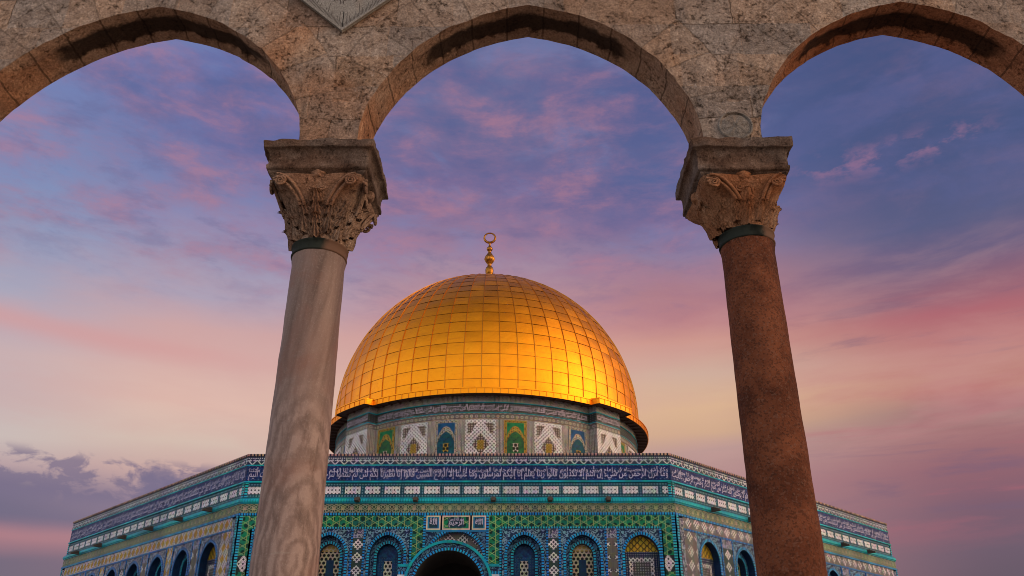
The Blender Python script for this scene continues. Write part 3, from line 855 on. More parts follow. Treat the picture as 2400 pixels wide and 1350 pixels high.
    for k in range(8):
        obj('acanthus_leaf', leaf(pi / 4 * k, z0 + .002, H * .44, .092, .016, .010, .012 if worn else .026, worn), MATS[cap_mat], cap, True)
    for k in range(8):
        obj('acanthus_leaf', leaf(pi / 8 + pi / 4 * k, z0 + H * .10, H * .56, .085, .012, .006, .012 if worn else .026, worn), MATS[cap_mat], cap, True)
    for k in range(8):
        obj('acanthus_leaf', leaf(pi / 4 * k, z0 + H * .30, H * (.52 if k % 2 == 0 else .58), .105, .010, .006 if k % 2 == 0 else (.012 if worn else .045), .012 if worn else .032, worn), MATS[cap_mat], cap, True)
    # volutes at the corners, small spirals and a flower on each side
    def spiral(c, ux, uz, nrm, R0, turns, th):
        pts, rad = [], []
        n = int(turns * 18)
        for i in range(n + 1):
            f = i / n; a = turns * 2 * pi * f; r = R0 * (1 - f) ** .9 + .004
            p = Vector(c) + Vector(ux) * (r * cos(a)) + Vector(uz) * (r * sin(a)) + Vector(nrm) * (.012 * f)
            pts.append(tuple(p)); rad.append(th * (1 - .45 * f))
        m = MB(); m.tube(pts, rad, 7); return m
    vz = zb - .072
    kx = hx / .43 * .5 + .5
    for nxx, nyy in ((0, -1), (0, 1), (1, 0), (-1, 0)):
        if worn and (nxx or nyy > 0): continue
        for sd2 in (-1, 1):
            half = (hx if nyy else hy) * .62; dep = bell(vz) * (1 if nyy else kx) + .026
            c = (cx + dx + sd2 * half, cy + nyy * dep, vz) if nyy else (cx + dx + nxx * dep, cy + sd2 * half, vz)
            tx = (sd2, 0, 0) if nyy else (0, sd2, 0)
            m = spiral(c, tx, (0, 0, 1), (nxx, nyy, 0), .042, 2.3, .012)
            if worn: m.v = [(p[0] + nz(p, .012, 14), p[1] + nz((p[1], p[2], p[0]), .012, 14), p[2]) for p in m.v]
            obj('volute', m, MATS[cap_mat], cap, True)
            for lane in (0, 1):
                pts = []
                for i in range(13):
                    f = i / 12; zz = z0 + H * (.50 + (.47 if lane == 0 else .40) * sin(f * pi / 2)); aa = (.085 + lane * .03) + (half + .03 - .085) * f ** 1.25
                    d2 = bell(zz) * (1 if nyy else kx) + .004 + .010 * f
                    pts.append((cx + dx * f + sd2 * aa, cy + nyy * d2, zz) if nyy else (cx + dx * f + nxx * d2, cy + sd2 * aa, zz))
                st = MB(); st.tube(pts, [.015 - .004 * i / 12 for i in range(13)], 7)
                obj('stalk', st, MATS[cap_mat], cap, True)
    for nxx, nyy in ((0, -1), (0, 1), (1, 0), (-1, 0)):
        fx = cx + dx + nxx * (hx * .86 - .030); fy = cy + nyy * (hy * .86 - .030)
        m = MB(); rows = []
        for i in range(13):
            th = pi * i / 12; row = []
            for j in range(25):
                ph = 2 * pi * j / 24; rr = .052 * (1 + .22 * sin(5 * ph) * sin(th))
                q = (rr * sin(th) * cos(ph), .045 * cos(th), rr * .9 * sin(th) * sin(ph))
                row.append((fx + (q[0] if nyy else -q[1] * nxx), fy + (-q[1] * nyy if nyy else q[0]), zb + .012 + q[2]))
            rows.append(row)
        m.grid(rows); obj('flower_boss', m, MATS[cap_mat], cap, True)
        for s2 in (-1, 1):
            tv = (nyy != 0)
            c = (fx + (s2 * .040 if tv else -.01 * nxx), fy + (-.01 * nyy if tv else s2 * .040), zb - .085)
            m = spiral(c, (s2, 0, 0) if tv else (0, s2, 0), (0, 0, 1), (nxx, nyy, 0), .036, 2.2, .010)
            obj('helix', m, MATS[cap_mat], cap, True)
    return t

build_column(-1.526, 5.885, .219, .196, 3.178, .432, .386, (3.742, 3.795, 3.965, 4.03), 'veined_marble', 'capital_stone',
             'grey veined marble column with a crisply carved leafy capital', False)
build_column(1.757, 5.885, .222, .196, 3.275, .385, .386, (3.715, 3.765, 3.945, 4.03), 'red_granite', 'worn_capital_stone',
             'dark red granite column with a badly eroded capital under a carved roundel', True, -.045)

# ------------------------------------------------------------------ shrine
CX, CY = -2.41, 64.47
shrine = thing('domed_shrine', 'octagonal shrine of blue patterned tiles crowned by a huge golden dome', 'shrine', (CX, CY, PLAT))
OCT = [(-12.508, 39.607), (6.921, 39.607), (22.878, 55.564), (22.878, 73.4), (6.921, 89.3), (-12.508, 89.3), (-27.53, 74.3), (-27.53, 54.63)]
def edge(k):
    a, b2 = Vector(OCT[k]), Vector(OCT[(k + 1) % 8]); d = b2 - a; L = d.length; d.normalize()
    return a, d, Vector((d.y, -d.x)), L
def corner(k, off):
    n1, n2 = edge((k - 1) % 8)[2], edge(k)[2]; m = (n1 + n2) / (1 + n1.dot(n2))
    p = Vector(OCT[k]) + m * off; return p
def fp(k, u, z, off):
    a, d, n, L = edge(k); p = a + d * u + n * off; return (p.x, p.y, z)
def ring(name, prof, m, parent, faces=range(8)):
    b = MB()
    for k in faces:
        L = edge(k)[3]; rows, uvs = [], []
        vv = 0; pv = None
        for off, z in prof:
            if pv: vv += hypot(off - pv[0], z - pv[1])
            pv = (off, z)
            A, B = corner(k, off), corner((k + 1) % 8, off)
            rows.append([(A.x + (B.x - A.x) * f, A.y + (B.y - A.y) * f, z) for f in (0, .25, .5, .75, 1)]); uvs.append([(L * f, -vv) for f in (0, .25, .5, .75, 1)])
        tot = vv
        uvs = [[(q[0], q[1] + tot) for q in r] for r in uvs]
        b.grid(rows, uvs, 0, True)
    return obj(name, b, m, parent)

def body():
    wall = ring('wall', [(-.60, 9.0), (-.60, PLAT)], MATS['navy_glaze'], shrine)
    ring('parapet_back', [(-.55, 9.0), (-.55, 11.15), (-.02, 11.17)][::-1], MATS['lead_roof'], shrine)
    ring('coping', [(-.02, 11.20), (.035, 11.194), (.05, 11.15), (.035, 11.094), (0, 11.094)], MATS['pink_bead'], shrine)
    ring('parapet_tiles', [(0, 11.094), (0, 10.694)], MATS['parapet_tile'], shrine)
    ring('string_course', [(0, 10.694), (.03, 10.69), (.03, 10.638), (0, 10.634)], MATS['turquoise_tile'], shrine)
    scr = ring('inscription_band', [(0, 10.634), (0, 9.943)], MATS['script_tile'], shrine)
    ring('string_course', [(0, 9.943), (.05, 9.93), (.06, 9.86), (0, 9.845)], MATS['turquoise_tile'], shrine)
    ring('panel_band', [(0, 9.845), (0, 9.185)], MATS['panel_tile'], shrine)
    ring('cornice', [(0, 9.185), (.07, 9.16), (.14, 9.08), (.17, 9.04), (.17, 8.97), (.13, 8.93), (.13, 8.89), (.09, 8.878)], MATS['cornice_tile'], shrine)
    ring('olive_tile_band', [(.09, 8.878), (.09, 8.478)], MATS['olive_tile'], shrine)
    ring('bead_moulding', [(.09, 8.478), (.14, 8.46), (.14, 8.365), (.09, 8.346)], MATS['blue_bead'], shrine)
    ring('dado', [(.10, 2.4), (.14, 2.38), (.14, PLAT)], MATS['marble_dado'], shrine)
    for k in range(8):      # corner colonnettes of turquoise rope tile on the panel band
        for s in (0, 1):
            b = MB(); L = edge(k)[3]; u0 = (.03 if s == 0 else L - .17)
            b.quad([fp(k, u0, 9.19, .03), fp(k, u0 + .14, 9.19, .03), fp(k, u0 + .14, 9.84, .03), fp(k, u0, 9.84, .03)], [(0, 0), (0, .14), (.65, .14), (.65, 0)])
            for uu in (u0, u0 + .14): b.quad([fp(k, uu, 9.19, 0), fp(k, uu, 9.19, .03), fp(k, uu, 9.84, .03), fp(k, uu, 9.84, 0)], [(0, 0), (0, .03), (.65, .03), (.65, 0)])
            obj('corner_bead', b, MATS['teal_bead'], shrine)
    b = MB()
    for k in range(8):
        A, B = corner(k, -.55), corner((k + 1) % 8, -.55)
        q = []
        for P in (A, B):
            d = Vector((P.x - CX, P.y - CY)); d = d.normalized() * 11.0; q.append((CX + d.x, CY + d.y))
        b.quad([(A.x, A.y, 9.6), (B.x, B.y, 9.6), (q[1][0], q[1][1], 12.6), (q[0][0], q[0][1], 12.6)])
    obj('roof', b, MATS['lead_roof'], shrine)
    return scr
SCR = body()

# --- writing in joined letter forms, read from right to left
AR = {}
for ch, iso, fin, ini, med in (('\u0627', 0xFE8D, 0xFE8E, 0, 0), ('\u0623', 0xFE83, 0xFE84, 0, 0), ('\u0625', 0xFE87, 0xFE88, 0, 0), ('\u0622', 0xFE81, 0xFE82, 0, 0), ('\u0628', 0xFE8F, 0xFE90, 0xFE91, 0xFE92), ('\u0629', 0xFE93, 0xFE94, 0, 0),
        ('\u062a', 0xFE95, 0xFE96, 0xFE97, 0xFE98), ('\u062b', 0xFE99, 0xFE9A, 0xFE9B, 0xFE9C), ('\u062c', 0xFE9D, 0xFE9E, 0xFE9F, 0xFEA0), ('\u062d', 0xFEA1, 0xFEA2, 0xFEA3, 0xFEA4), ('\u062e', 0xFEA5, 0xFEA6, 0xFEA7, 0xFEA8),
        ('\u062f', 0xFEA9, 0xFEAA, 0, 0), ('\u0630', 0xFEAB, 0xFEAC, 0, 0), ('\u0631', 0xFEAD, 0xFEAE, 0, 0), ('\u0632', 0xFEAF, 0xFEB0, 0, 0), ('\u0633', 0xFEB1, 0xFEB2, 0xFEB3, 0xFEB4), ('\u0634', 0xFEB5, 0xFEB6, 0xFEB7, 0xFEB8),
        ('\u0635', 0xFEB9, 0xFEBA, 0xFEBB, 0xFEBC), ('\u0636', 0xFEBD, 0xFEBE, 0xFEBF, 0xFEC0), ('\u0637', 0xFEC1, 0xFEC2, 0xFEC3, 0xFEC4), ('\u0638', 0xFEC5, 0xFEC6, 0xFEC7, 0xFEC8), ('\u0639', 0xFEC9, 0xFECA, 0xFECB, 0xFECC),
        ('\u063a', 0xFECD, 0xFECE, 0xFECF, 0xFED0), ('\u0641', 0xFED1, 0xFED2, 0xFED3, 0xFED4), ('\u0642', 0xFED5, 0xFED6, 0xFED7, 0xFED8), ('\u0643', 0xFED9, 0xFEDA, 0xFEDB, 0xFEDC), ('\u0644', 0xFEDD, 0xFEDE, 0xFEDF, 0xFEE0),
        ('\u0645', 0xFEE1, 0xFEE2, 0xFEE3, 0xFEE4), ('\u0646', 0xFEE5, 0xFEE6, 0xFEE7, 0xFEE8), ('\u0647', 0xFEE9, 0xFEEA, 0xFEEB, 0xFEEC), ('\u0648', 0xFEED, 0xFEEE, 0, 0), ('\u0649', 0xFEEF, 0xFEF0, 0, 0), ('\u064a', 0xFEF1, 0xFEF2, 0xFEF3, 0xFEF4),
        ('\u0626', 0xFE89, 0xFE8A, 0xFE8B, 0xFE8C), ('\u0621', 0xFE80, 0xFE80, 0, 0)):
    AR[ch] = (iso, fin, ini, med)
def shape(txt):
    out = []
    for w in txt.split():
        i, prev, o = 0, False, ''
        while i < len(w):
            c = w[i]; nxt = w[i + 1] if i + 1 < len(w) else None
            if c == '\u0644' and nxt in ('\u0627', '\u0623', '\u0625', '\u0622'):
                base = {'\u0627': 0xFEFB, '\u0623': 0xFEF7, '\u0625': 0xFEF9, '\u0622': 0xFEF5}[nxt]
                o += chr(base + (1 if prev else 0)); prev = False; i += 2; continue
            iso, fin, ini, med = AR[c]
            join = bool(ini) and nxt in AR and nxt != '\u0621'
            if c == '\u0621': join = False
            o += chr(med if (prev and join) else fin if prev else ini if join else iso)
            prev = join; i += 1
        out.append(o[::-1])
    return ' '.join(out[::-1])
YS = {
 'front': ('وكل شيء أحصيناه في إمام مبين واضرب لهم مثلا أصحاب القرية إذ جاءها المرسلون إذ أرسلنا إليهم اثنين فكذبوهما فعززنا بثالث فقالوا إنا إليكم مرسلون قالوا ما أنتم إلا بشر مثلنا وما أنزل الرحمن من شيء إن أنتم إلا تكذبون '
           'قالوا ربنا يعلم إنا إليكم لمرسلون وما علينا إلا البلاغ المبين قالوا إنا تطيرنا بكم لئن لم تنتهوا لنرجمنكم وليمسنكم منا عذاب أليم'),
 'right': ('بسم الله الرحمن الرحيم يس والقرآن الحكيم إنك لمن المرسلين على صراط مستقيم تنزيل العزيز الرحيم لتنذر قوما ما أنذر آباؤهم فهم غافلون لقد حق القول على أكثرهم فهم لا يؤمنون إنا جعلنا في أعناقهم أغلالا فهي إلى الأذقان فهم مقمحون '
           'وجعلنا من بين أيديهم سدا ومن خلفهم سدا فأغشيناهم فهم لا يبصرون وسواء عليهم أأنذرتهم أم لم تنذرهم لا يؤمنون إنما تنذر من اتبع الذكر وخشي الرحمن بالغيب'),
 'left': ('قالوا طائركم معكم أئن ذكرتم بل أنتم قوم مسرفون وجاء من أقصى المدينة رجل يسعى قال يا قوم اتبعوا المرسلين اتبعوا من لا يسألكم أجرا وهم مهتدون وما لي لا أعبد الذي فطرني وإليه ترجعون أأتخذ من دونه آلهة إن يردن الرحمن بضر لا تغن عني شفاعتهم شيئا ولا ينقذون '
          'إني إذا لفي ضلال مبين إني آمنت بربكم فاسمعون قيل ادخل الجنة قال يا ليت قومي يعلمون بما غفر لي ربي وجعلني من المكرمين'),
 'drum': ('بسم الله الرحمن الرحيم سبحان الذي أسرى بعبده ليلا من المسجد الحرام إلى المسجد الأقصى الذي باركنا حوله لنريه من آياتنا إنه هو السميع البصير وآتينا موسى الكتاب وجعلناه هدى لبني إسرائيل ألا تتخذوا من دوني وكيلا ذرية من حملنا مع نوح إنه كان عبدا شكورا')}
for k in YS: YS[k] = YS[k].replace('\u0624', '\u0648')
def halves(s):
    w = s.split(); n = len(w) // 2; return ' '.join(w[:n]), ' '.join(w[n:])

def lettering(place, width, z0, h, rows, parent, mat, off, bold=.02, name='lettering'):
    """rows of writing squeezed and stacked to fill a band: place(u, z, off) -> point"""
    b = MB()
    n = len(rows)
    for i, txt in enumerate(rows):
        V, F = text_mesh(shape(txt), bold)
        xa, xb = min(v[0] for v in V), max(v[0] for v in V)
        def rise(y):      # the uprights are drawn out to the full height of the band
            y = max(-.40, min(.98, y))
            if n == 1: return (y + .40) / 1.38 * .96 + .02
            if i == 0: return (y + .40) / .80 * .52 if y < .40 else .52 + (y - .40) / .58 * .46
            return .44 + (y + .40) / 1.38 * .54
        ids = [b.vert(place((v[0] - xa) / (xb - xa) * width, z0 + rise(v[1]) * h, off + i * .0015)) for v in V]
        for f in F: b.face([ids[k] for k in f])
    return obj(name, b, mat, parent)
for k, key in ((0, 'front'), (1, 'right'), (7, 'left')):
    L = edge(k)[3]; r1_, r2_ = halves(YS[key])
    lettering(lambda u, z, o, k=k: fp(k, .12 + u, z, o), L - .24, 9.955, .67, (r2_, r1_), SCR, MATS['white_glaze'], .006, .006)

# --- lower walls
ZS = 6.64; ZB = 2.4
def arch_pts(r, zs, n=26, e=.15):
    R_ = r * (1 + e); cx = r * e
    pts = []
    a1 = math.acos(cx / R_)
    for i in range(n + 1):
        a = a1 * i / n; pts.append((-cx + R_ * cos(a), zs + R_ * sin(a)))
    return pts + [(-x, z) for x, z in pts[::-1][1:]]      # from right springing over the crown to the left
def outline(r, zs, zb, **kw): return [(r, zb)] + arch_pts(r, zs, **kw) + [(-r, zb)]
def annulus(b, k, uc, r0, r1, zs, zb, off, off2=None, m=0, **kw):
    A, B = outline(r0, zs, zb, **kw), outline(r1, zs, zb, **kw); s = 0; rows = [[], []]; uvs = [[], []]
    for i, (p, q) in enumerate(zip(A, B)):
        if i: s += hypot(p[0] + q[0] - A[i - 1][0] - B[i - 1][0], p[1] + q[1] - A[i - 1][1] - B[i - 1][1]) / 2
        rows[0].append(fp(k, uc + p[0], p[1], off)); rows[1].append(fp(k, uc + q[0], q[1], off if off2 is None else off2)); uvs[0].append((s, 0)); uvs[1].append((s, max(abs(r1 - r0), abs((off2 if off2 is not None else off) - off))))
    b.grid(rows, uvs, m)
def archfill(b, k, uc, r, zs, zb, off, m=0, **kw):
    P = arch_pts(r, zs, **kw); n = len(P) // 2
    rt, lf = P[:n + 1], P[::-1][:n + 1]
    rows, uvs = [[], []], [[], []]
    for (x, z) in [(r, zb)] + rt: rows[1].append(fp(k, uc + x, z, off)); uvs[1].append((x, z - zs))
    for (x, z) in [(-r, zb)] + lf: rows[0].append(fp(k, uc + x, z, off)); uvs[0].append((x, z - zs))
    b.grid(rows, uvs, m, True)
def spandrel(b, k, uc, hw, r, zs, zb, zt, off, m=0, **kw):
    P = arch_pts(r, zs, **kw)
    rows = [[fp(k, uc + x, z, off) for x, z in P], [fp(k, uc + x, zt, off) for x, z in P]]
    b.grid(rows, [[(x, z) for x, z in P], [(x, zt) for x, z in P]], m)
    for s in (-1, 1):
        x0, x1 = sorted((s * r, s * hw))
        b.quad([fp(k, uc + x0, zb, off), fp(k, uc + x1, zb, off), fp(k, uc + x1, zt, off), fp(k, uc + x0, zt, off)], [(x0, zb), (x1, zb), (x1, zt), (x0, zt)], m)
def rect(b, k, u0, u1, z0, z1, off, m=0, ou=0.0, oz=0.0, rot=False, side=0.0):
    uv = [(u0 - ou, z0 - oz), (u1 - ou, z0 - oz), (u1 - ou, z1 - oz), (u0 - ou, z1 - oz)]
    if rot: uv = [(q[1], q[0]) for q in uv]
    b.quad([fp(k, u0, z0, off), fp(k, u1, z0, off), fp(k, u1, z1, off), fp(k, u0, z1, off)], uv, m)
    if side:
        for (a, c) in (((u0, z0), (u1, z0)), ((u1, z0), (u1, z1)), ((u1, z1), (u0, z1)), ((u0, z1), (u0, z0))):
            b.quad([fp(k, a[0], a[1], off - side), fp(k, c[0], c[1], off - side), fp(k, c[0], c[1], off), fp(k, a[0], a[1], off)], [(0, 0), (1, 0), (1, side), (0, side)], m)
FILL = {'A': 'pale_lattice_tile', 'B': 'blue_window_tile', 'C': 'yellow_lattice_tile', 'D': 'green_lattice_tile'}
def window(k, uc, kind, zt=7.764, hw=.97, bead='blue_bead', span='floral_tile', ro=.87, zs=ZS):
    b = MB()
    annulus(b, k, uc, ro - .12, ro - .12, zs, ZB, -.24, .10)
    if kind != 'C':
        annulus(b, k, uc, .59, ro - .12, zs, ZB, -.24, None, 1)
        annulus(b, k, uc, .47, .47, zs, ZB, -.52, -.215)
    w = obj('window', b, [MATS['navy_glaze'], MATS['dark_floral_tile']], shrine)
    b = MB(); spandrel(b, k, uc, hw, ro, zs, ZB, zt, .10); obj('spandrel', b, MATS[span], w)
    b = MB(); annulus(b, k, uc, ro - .12, ro, zs, ZB, .125); annulus(b, k, uc, ro, ro, zs, ZB, .10, .125); annulus(b, k, uc, ro - .12, ro - .12, zs, ZB, .125, .09); obj('arch_border', b, MATS[bead], w)
    b = MB()
    if kind == 'C': archfill(b, k, uc, ro - .12, zs, ZB, -.24)
    else:
        m = MB(); annulus(m, k, uc, .47, .59, zs, ZB, -.21); annulus(m, k, uc, .59, .59, zs, ZB, -.24, -.21); obj('inner_border', m, MATS['teal_bead'], w)
        archfill(b, k, uc, .47, zs, ZB, -.52)
    obj('lattice', b, MATS[FILL[kind]], w)
    return w
def strip(k, uc, style, zt=7.764, hw=.32):
    b = MB()
    rect(b, k, uc - hw + .09, uc + hw - .09, 7.36, zt, .115, 1, uc, 0)
    rect(b, k, uc - hw + .09, uc + hw - .09, ZB, 7.36, .115, 0, uc, 7.36 - .28 * 0)
    o = obj('pilaster', b, [MATS[style], MATS['grey_floral_tile']], shrine)
    for s in (-1, 1):
        b = MB(); rect(b, k, uc + s * (hw - .045) - .045, uc + s * (hw - .045) + .045, ZB, zt, .135, 0, uc, 0, True, .035); obj('bead_strip', b, MATS['deep_bead'], o)
def hband(name, k, u0, u1, z0, z1, m, off=.105, rot=False, side=0.0):
    b = MB(); rect(b, k, u0, u1, z0, z1, off, 0, 0, z0, rot, side); return obj(name, b, MATS[m], shrine)

def front_face():
    k = 0; L = edge(0)[3]; c0 = 9.70
    # green star-lattice frame: top band, jambs beside the portal, jambs at the corners
    g0 = MB()
    rect(g0, k, .28, 8.28, 7.845, 8.346, .10, 0); rect(g0, k, 11.12, L - .15, 7.845, 8.346, .10, 0)
    rect(g0, k, 7.72, 8.28, 5.2, 7.845, .10, 0); rect(g0, k, 11.12, 11.68, 5.2, 7.845, .10, 0)
    rect(g0, k, .15, .68, 6.62, 7.845, .10, 0); rect(g0, k, L - .68, L - .15, 6.62, 7.845, .10, 0)
    rect(g0, k, .15, .68, ZB, 5.92, .10, 0); rect(g0, k, L - .68, L - .15, ZB, 5.92, .10, 0); rect(g0, k, .15, .28, 7.845, 8.346, .10, 0)
    obj('green_star_frame', g0, MATS['green_tile'], shrine)
    for uc in (.415, L - .415):
        b = MB(); rect(b, k, uc - .265, uc + .265, 5.92, 6.62, .10, 0, uc, 6.27); obj('rosette_tile', b, MATS['rosette_tile'], shrine)
    for a, b_ in ((.68, 7.72), (11.68, L - .68)):
        hband('bead_border', k, a, b_, 7.764, 7.845, 'teal_bead', .13, False, .03)
        for uu in (a, b_): hband('bead_border', k, uu - .045, uu + .045, ZB, 7.764, 'blue_bead', .131, True, .03)
    for u in (.0, L - .15): hband('bead_border', k, u, u + .15, ZB, 8.346, 'teal_bead', .13, True, .03)
    for uc, kd in ((c0 - 8.18, 'C'), (c0 - 5.6, 'A'), (c0 - 3.02, 'B'), (c0 + 3.02, 'B'), (c0 + 5.6, 'A'), (c0 + 8.18, 'C')): window(k, uc, kd)
    strip(k, c0 - 4.31, 'diamond_strip_tile'); strip(k, c0 + 4.31, 'diamond_strip_tile'); strip(k, c0 - 6.89, 'half_diamond_tile'); strip(k, c0 + 6.89, 'half_diamond_tile')
    # portal
    cd = 9.70; zc = 6.42; r = 1.22
    b = MB()
    sp = MB(); spandrel(sp, k, cd, 1.42, r + .12, zc, 4.0, 7.64, .10, 0, e=.02)
    por = obj('portal', sp, MATS['dark_floral_tile'], shrine)
    b = MB(); annulus(b, k, cd, r, r + .12, zc, 4.0, .13, None, 0, e=.02); annulus(b, k, cd, r, r, zc, 4.0, -.25, .13, 0, e=.02); obj('arch_border', b, MATS['blue_bead'], por)
    b = MB(); archfill(b, k, cd, r, zc, 4.0, -.25, 0, e=.02); obj('tympanum', b, MATS['white_diamond_tile'], por)
    for s in (-1, 1):
        b = MB(); rect(b, k, cd + s * 1.40 - .055, cd + s * 1.40 + .055, 5.2, 8.346, .135, 0, 0, 0, True, .03); obj('bead_border', b, MATS['blue_bead'], por)
    b = MB(); rect(b, k, cd - 1.345, cd + 1.345, 7.625, 7.70, .14, 0, 0, 0, False, .03); obj('sill_border', b, MATS['sky_glaze'], por)
    for (a, c, bodytxt) in ((-1.33, -.70, ('لا إله إلا', 'الله')), (-.62, .62, ('بسم الله الرحمن', 'الرحيم')), (.70, 1.33, ('محمد رسول', 'الله'))):
        b = MB(); rect(b, k, cd + a, cd + c, 7.71, 8.335, .135, 0, 0, 0, False, .03)
        pn = obj('inscription_panel', b, MATS['cream_glaze'], por)
        b = MB(); rect(b, k, cd + a + .06, cd + c - .06, 7.77, 8.275, .141); obj('panel_border', b, MATS['sky_glaze' if c - a < 1 else 'green_tile'], por)
        i = .12 if c - a < 1 else .26
        b = MB(); rect(b, k, cd + a + i, cd + c - i, 7.80, 8.245, .147); obj('panel_field', b, MATS['kufic_tile'], por)
        lettering(lambda u, z, o, a=a, i=i: fp(0, cd + a + i + .03 + u, z, o), c - a - 2 * i - .06, 7.81, .50, bodytxt[::-1], por, MATS['white_glaze'], .153, .012, 'panel_lettering')
    # barrel vault of the porch standing out from the wall
    out = 3.4; A = []
    R1 = 1.39; zv = 4.87; rings_ = [(R1, R1 + .11, 'blue_bead', .0), (R1 + .11, R1 + .29, 'dark_floral_tile', -.03), (R1 + .29, R1 + .40, 'turquoise_tile', .04)]
    cp = 9.67
    pts = lambda rr: [(rr * cos(pi * i / 48), zv + rr * sin(pi * i / 48)) for i in range(49)]
    b = MB(); P = pts(R1); rows = [[fp(k, cp + x, z, out - j * (out + .3) / 6) for x, z in P] for j in range(7)]
    b.grid(rows, None, 0)
    archfill(b, k, cp, R1, zv, PLAT, .20, 0, e=0.0)  # black end sheet under a black vault: the porch's inner shade is painted
    porch = obj('porch', b, MATS['shade_black'], shrine, True)
    for r0, r1, m, o in rings_:
        b = MB(); A, B = pts(r0), pts(r1)
        b.grid([[fp(k, cp + x, z, out + o) for x, z in A], [fp(k, cp + x, z, out + o) for x, z in B]], [[(pi * r0 * i / 48, 0) for i in range(49)], [(pi * r0 * i / 48, r1 - r0) for i in range(49)]])
        b.grid([[fp(k, cp + x, z, out + o) for x, z in B], [fp(k, cp + x, z, out - .3) for x, z in B]], [[(pi * r0 * i / 48, 0) for i in range(49)], [(pi * r0 * i / 48, .3) for i in range(49)]])
        obj('archivolt', b, MATS[m], porch)
    b = MB(); P = pts(R1 + .38); b.grid([[fp(k, cp + x, z, .1) for x, z in P], [fp(k, cp + x, z, out - .25) for x, z in P]]); obj('vault_roof', b, MATS['lead_roof'], porch, True)
    # shoulders either side of the arch, each a block with turquoise, floral and white-edged courses
    for s in (-1, 1):
        for (z0, z1, m, o, x0) in ((5.63, 5.74, 'turquoise_tile', .04, 1.45), (5.45, 5.63, 'dark_floral_tile', 0.0, 1.40), (5.33, 5.45, 'blue_bead', .03, 1.33), (5.28, 5.33, 'white_glaze', .03, 1.34), (4.0, 5.28, 'floral_tile', 0.0, 1.40)):
            b = MB(); a, c = sorted((cp + s * x0, cp + s * 2.03)); rect(b, k, a, c, z0, z1, out + o - .07, 0, 0, z0)
            q = [(a, z0), (c, z0), (c, z1), (a, z1)]
            for i in range(4):
                p, r_ = q[i], q[(i + 1) % 4]
                b.quad([fp(k, p[0], p[1], out - .6), fp(k, r_[0], r_[1], out - .6), fp(k, r_[0], r_[1], out + o - .07), fp(k, p[0], p[1], out + o - .07)])
            obj('shoulder_course', b, MATS[m], porch)
    for s in (-1, 1):
        b = MB(); b.lathe(fp(k, cp + s * 1.75, 0, out - .35), [(.30, PLAT), (.30, PLAT + .25), (.21, PLAT + .35), (.18, 3.55), (.20, 3.6), (.31, 3.98)], 32)
        obj('porch_column', b, MATS['marble_dado'], porch, True)
    b = MB(); rect(b, k, cd - 1.2, cd + 1.2, PLAT, 4.0, .02); obj('doorway', b, MATS['shade_black'], por)  # flat black sheet, the darkness of the door opening put into its colour
front_face()

def side_face(k, band, kinds, span):
    L = edge(k)[3]; c0 = L / 2
    hband('bead_border', k, 0, .15, ZB, 8.346, 'teal_bead', .13, True, .03); hband('bead_border', k, L - .15, L, ZB, 8.346, 'teal_bead', .13, True, .03)
    hband('white_strip', k, .22, .50, ZB, 8.27, 'grey_floral_tile', .11); hband('white_strip', k, L - .50, L - .22, ZB, 8.27, 'grey_floral_tile', .11)
    # the backing is cut away behind the windows, so lay the band and strips round them
    b = MB(); rect(b, k, .50, L - .50, 7.845, 8.346, .10, 0, 0, 7.84)
    sp = (L - 1.0 - .9) / 7
    cs = [c0 + (i - 3) * sp for i in range(7)]
    obj('diamond_band', b, MATS[band], shrine)
    for (a, c) in ((.50, cs[0] - .97), (cs[6] + .97, L - .50)):
        b = MB(); rect(b, k, a, c, ZB, 7.845, .10, 0, 0, 7.84); obj('diamond_jamb', b, MATS[band], shrine)
    hband('bead_border', k, .50, L - .50, 7.764, 7.845, 'deep_bead', .13, False, .03)
    for i, kd in enumerate(kinds): window(k, cs[i], kd, 7.764, .97, 'deep_bead' if k == 7 else 'blue_bead', span)
    for i in range(6):
        uc = (cs[i] + cs[i + 1]) / 2; hw = sp / 2 - .97
        if i in (1, 4) and k == 7:
            b = MB(); rect(b, k, uc - hw, uc + hw, ZB, 7.764, .11, 0, uc, 7.84); o = obj('pilaster', b, MATS[band], shrine)
        else:
            b = MB(); rect(b, k, uc - hw + .09, uc + hw - .09, 7.36, 7.764, .115, 1, uc, 0); rect(b, k, uc - hw + .09, uc + hw - .09, ZB, 7.36, .115, 0, uc, 7.36)
            o = obj('pilaster', b, [MATS['half_diamond_tile' if i % 2 else 'diamond_strip_tile'], MATS['grey_floral_tile']], shrine)
        for s in (-1, 1):
            b = MB(); rect(b, k, uc + s * (hw - .045) - .045, uc + s * (hw - .045) + .045, ZB, 7.764, .135, 0, uc, 0, True, .035); obj('bead_strip', b, MATS['deep_bead'], o)
side_face(1, 'white_diamond_tile', 'CDAABDC', 'floral_tile')
side_face(7, 'yellow_diamond_tile', 'CABBBAC', 'grey_floral_tile')

def spouts():
    for k, us in ((0, (2.6, 5.24, 7.86, 11.35, 13.9, 16.5)), (1, (2.9, 6.1, 9.3, 12.5, 15.7, 18.9)), (7, (2.4, 5.7, 9.0, 12.3, 15.6, 18.6))):
        a, d, n, L = edge(k); rz = atan2(d.y, d.x)
        for u in us:
            b = MB()
            for i, (o0, o1, w, z, h) in enumerate(((.10, .52, .10, 8.985, .055), (.12, .46, .13, 9.045, .02), (.44, .60, .075, 8.97, .045), (.16, .34, .085, 9.09, .045))):
                p = fp(k, u, z, (o0 + o1) / 2); b.box(p, (w, (o1 - o0) / 2, h), 0, rz)
            obj('water_spout', b, MATS['iron_dark'], shrine)
spouts()

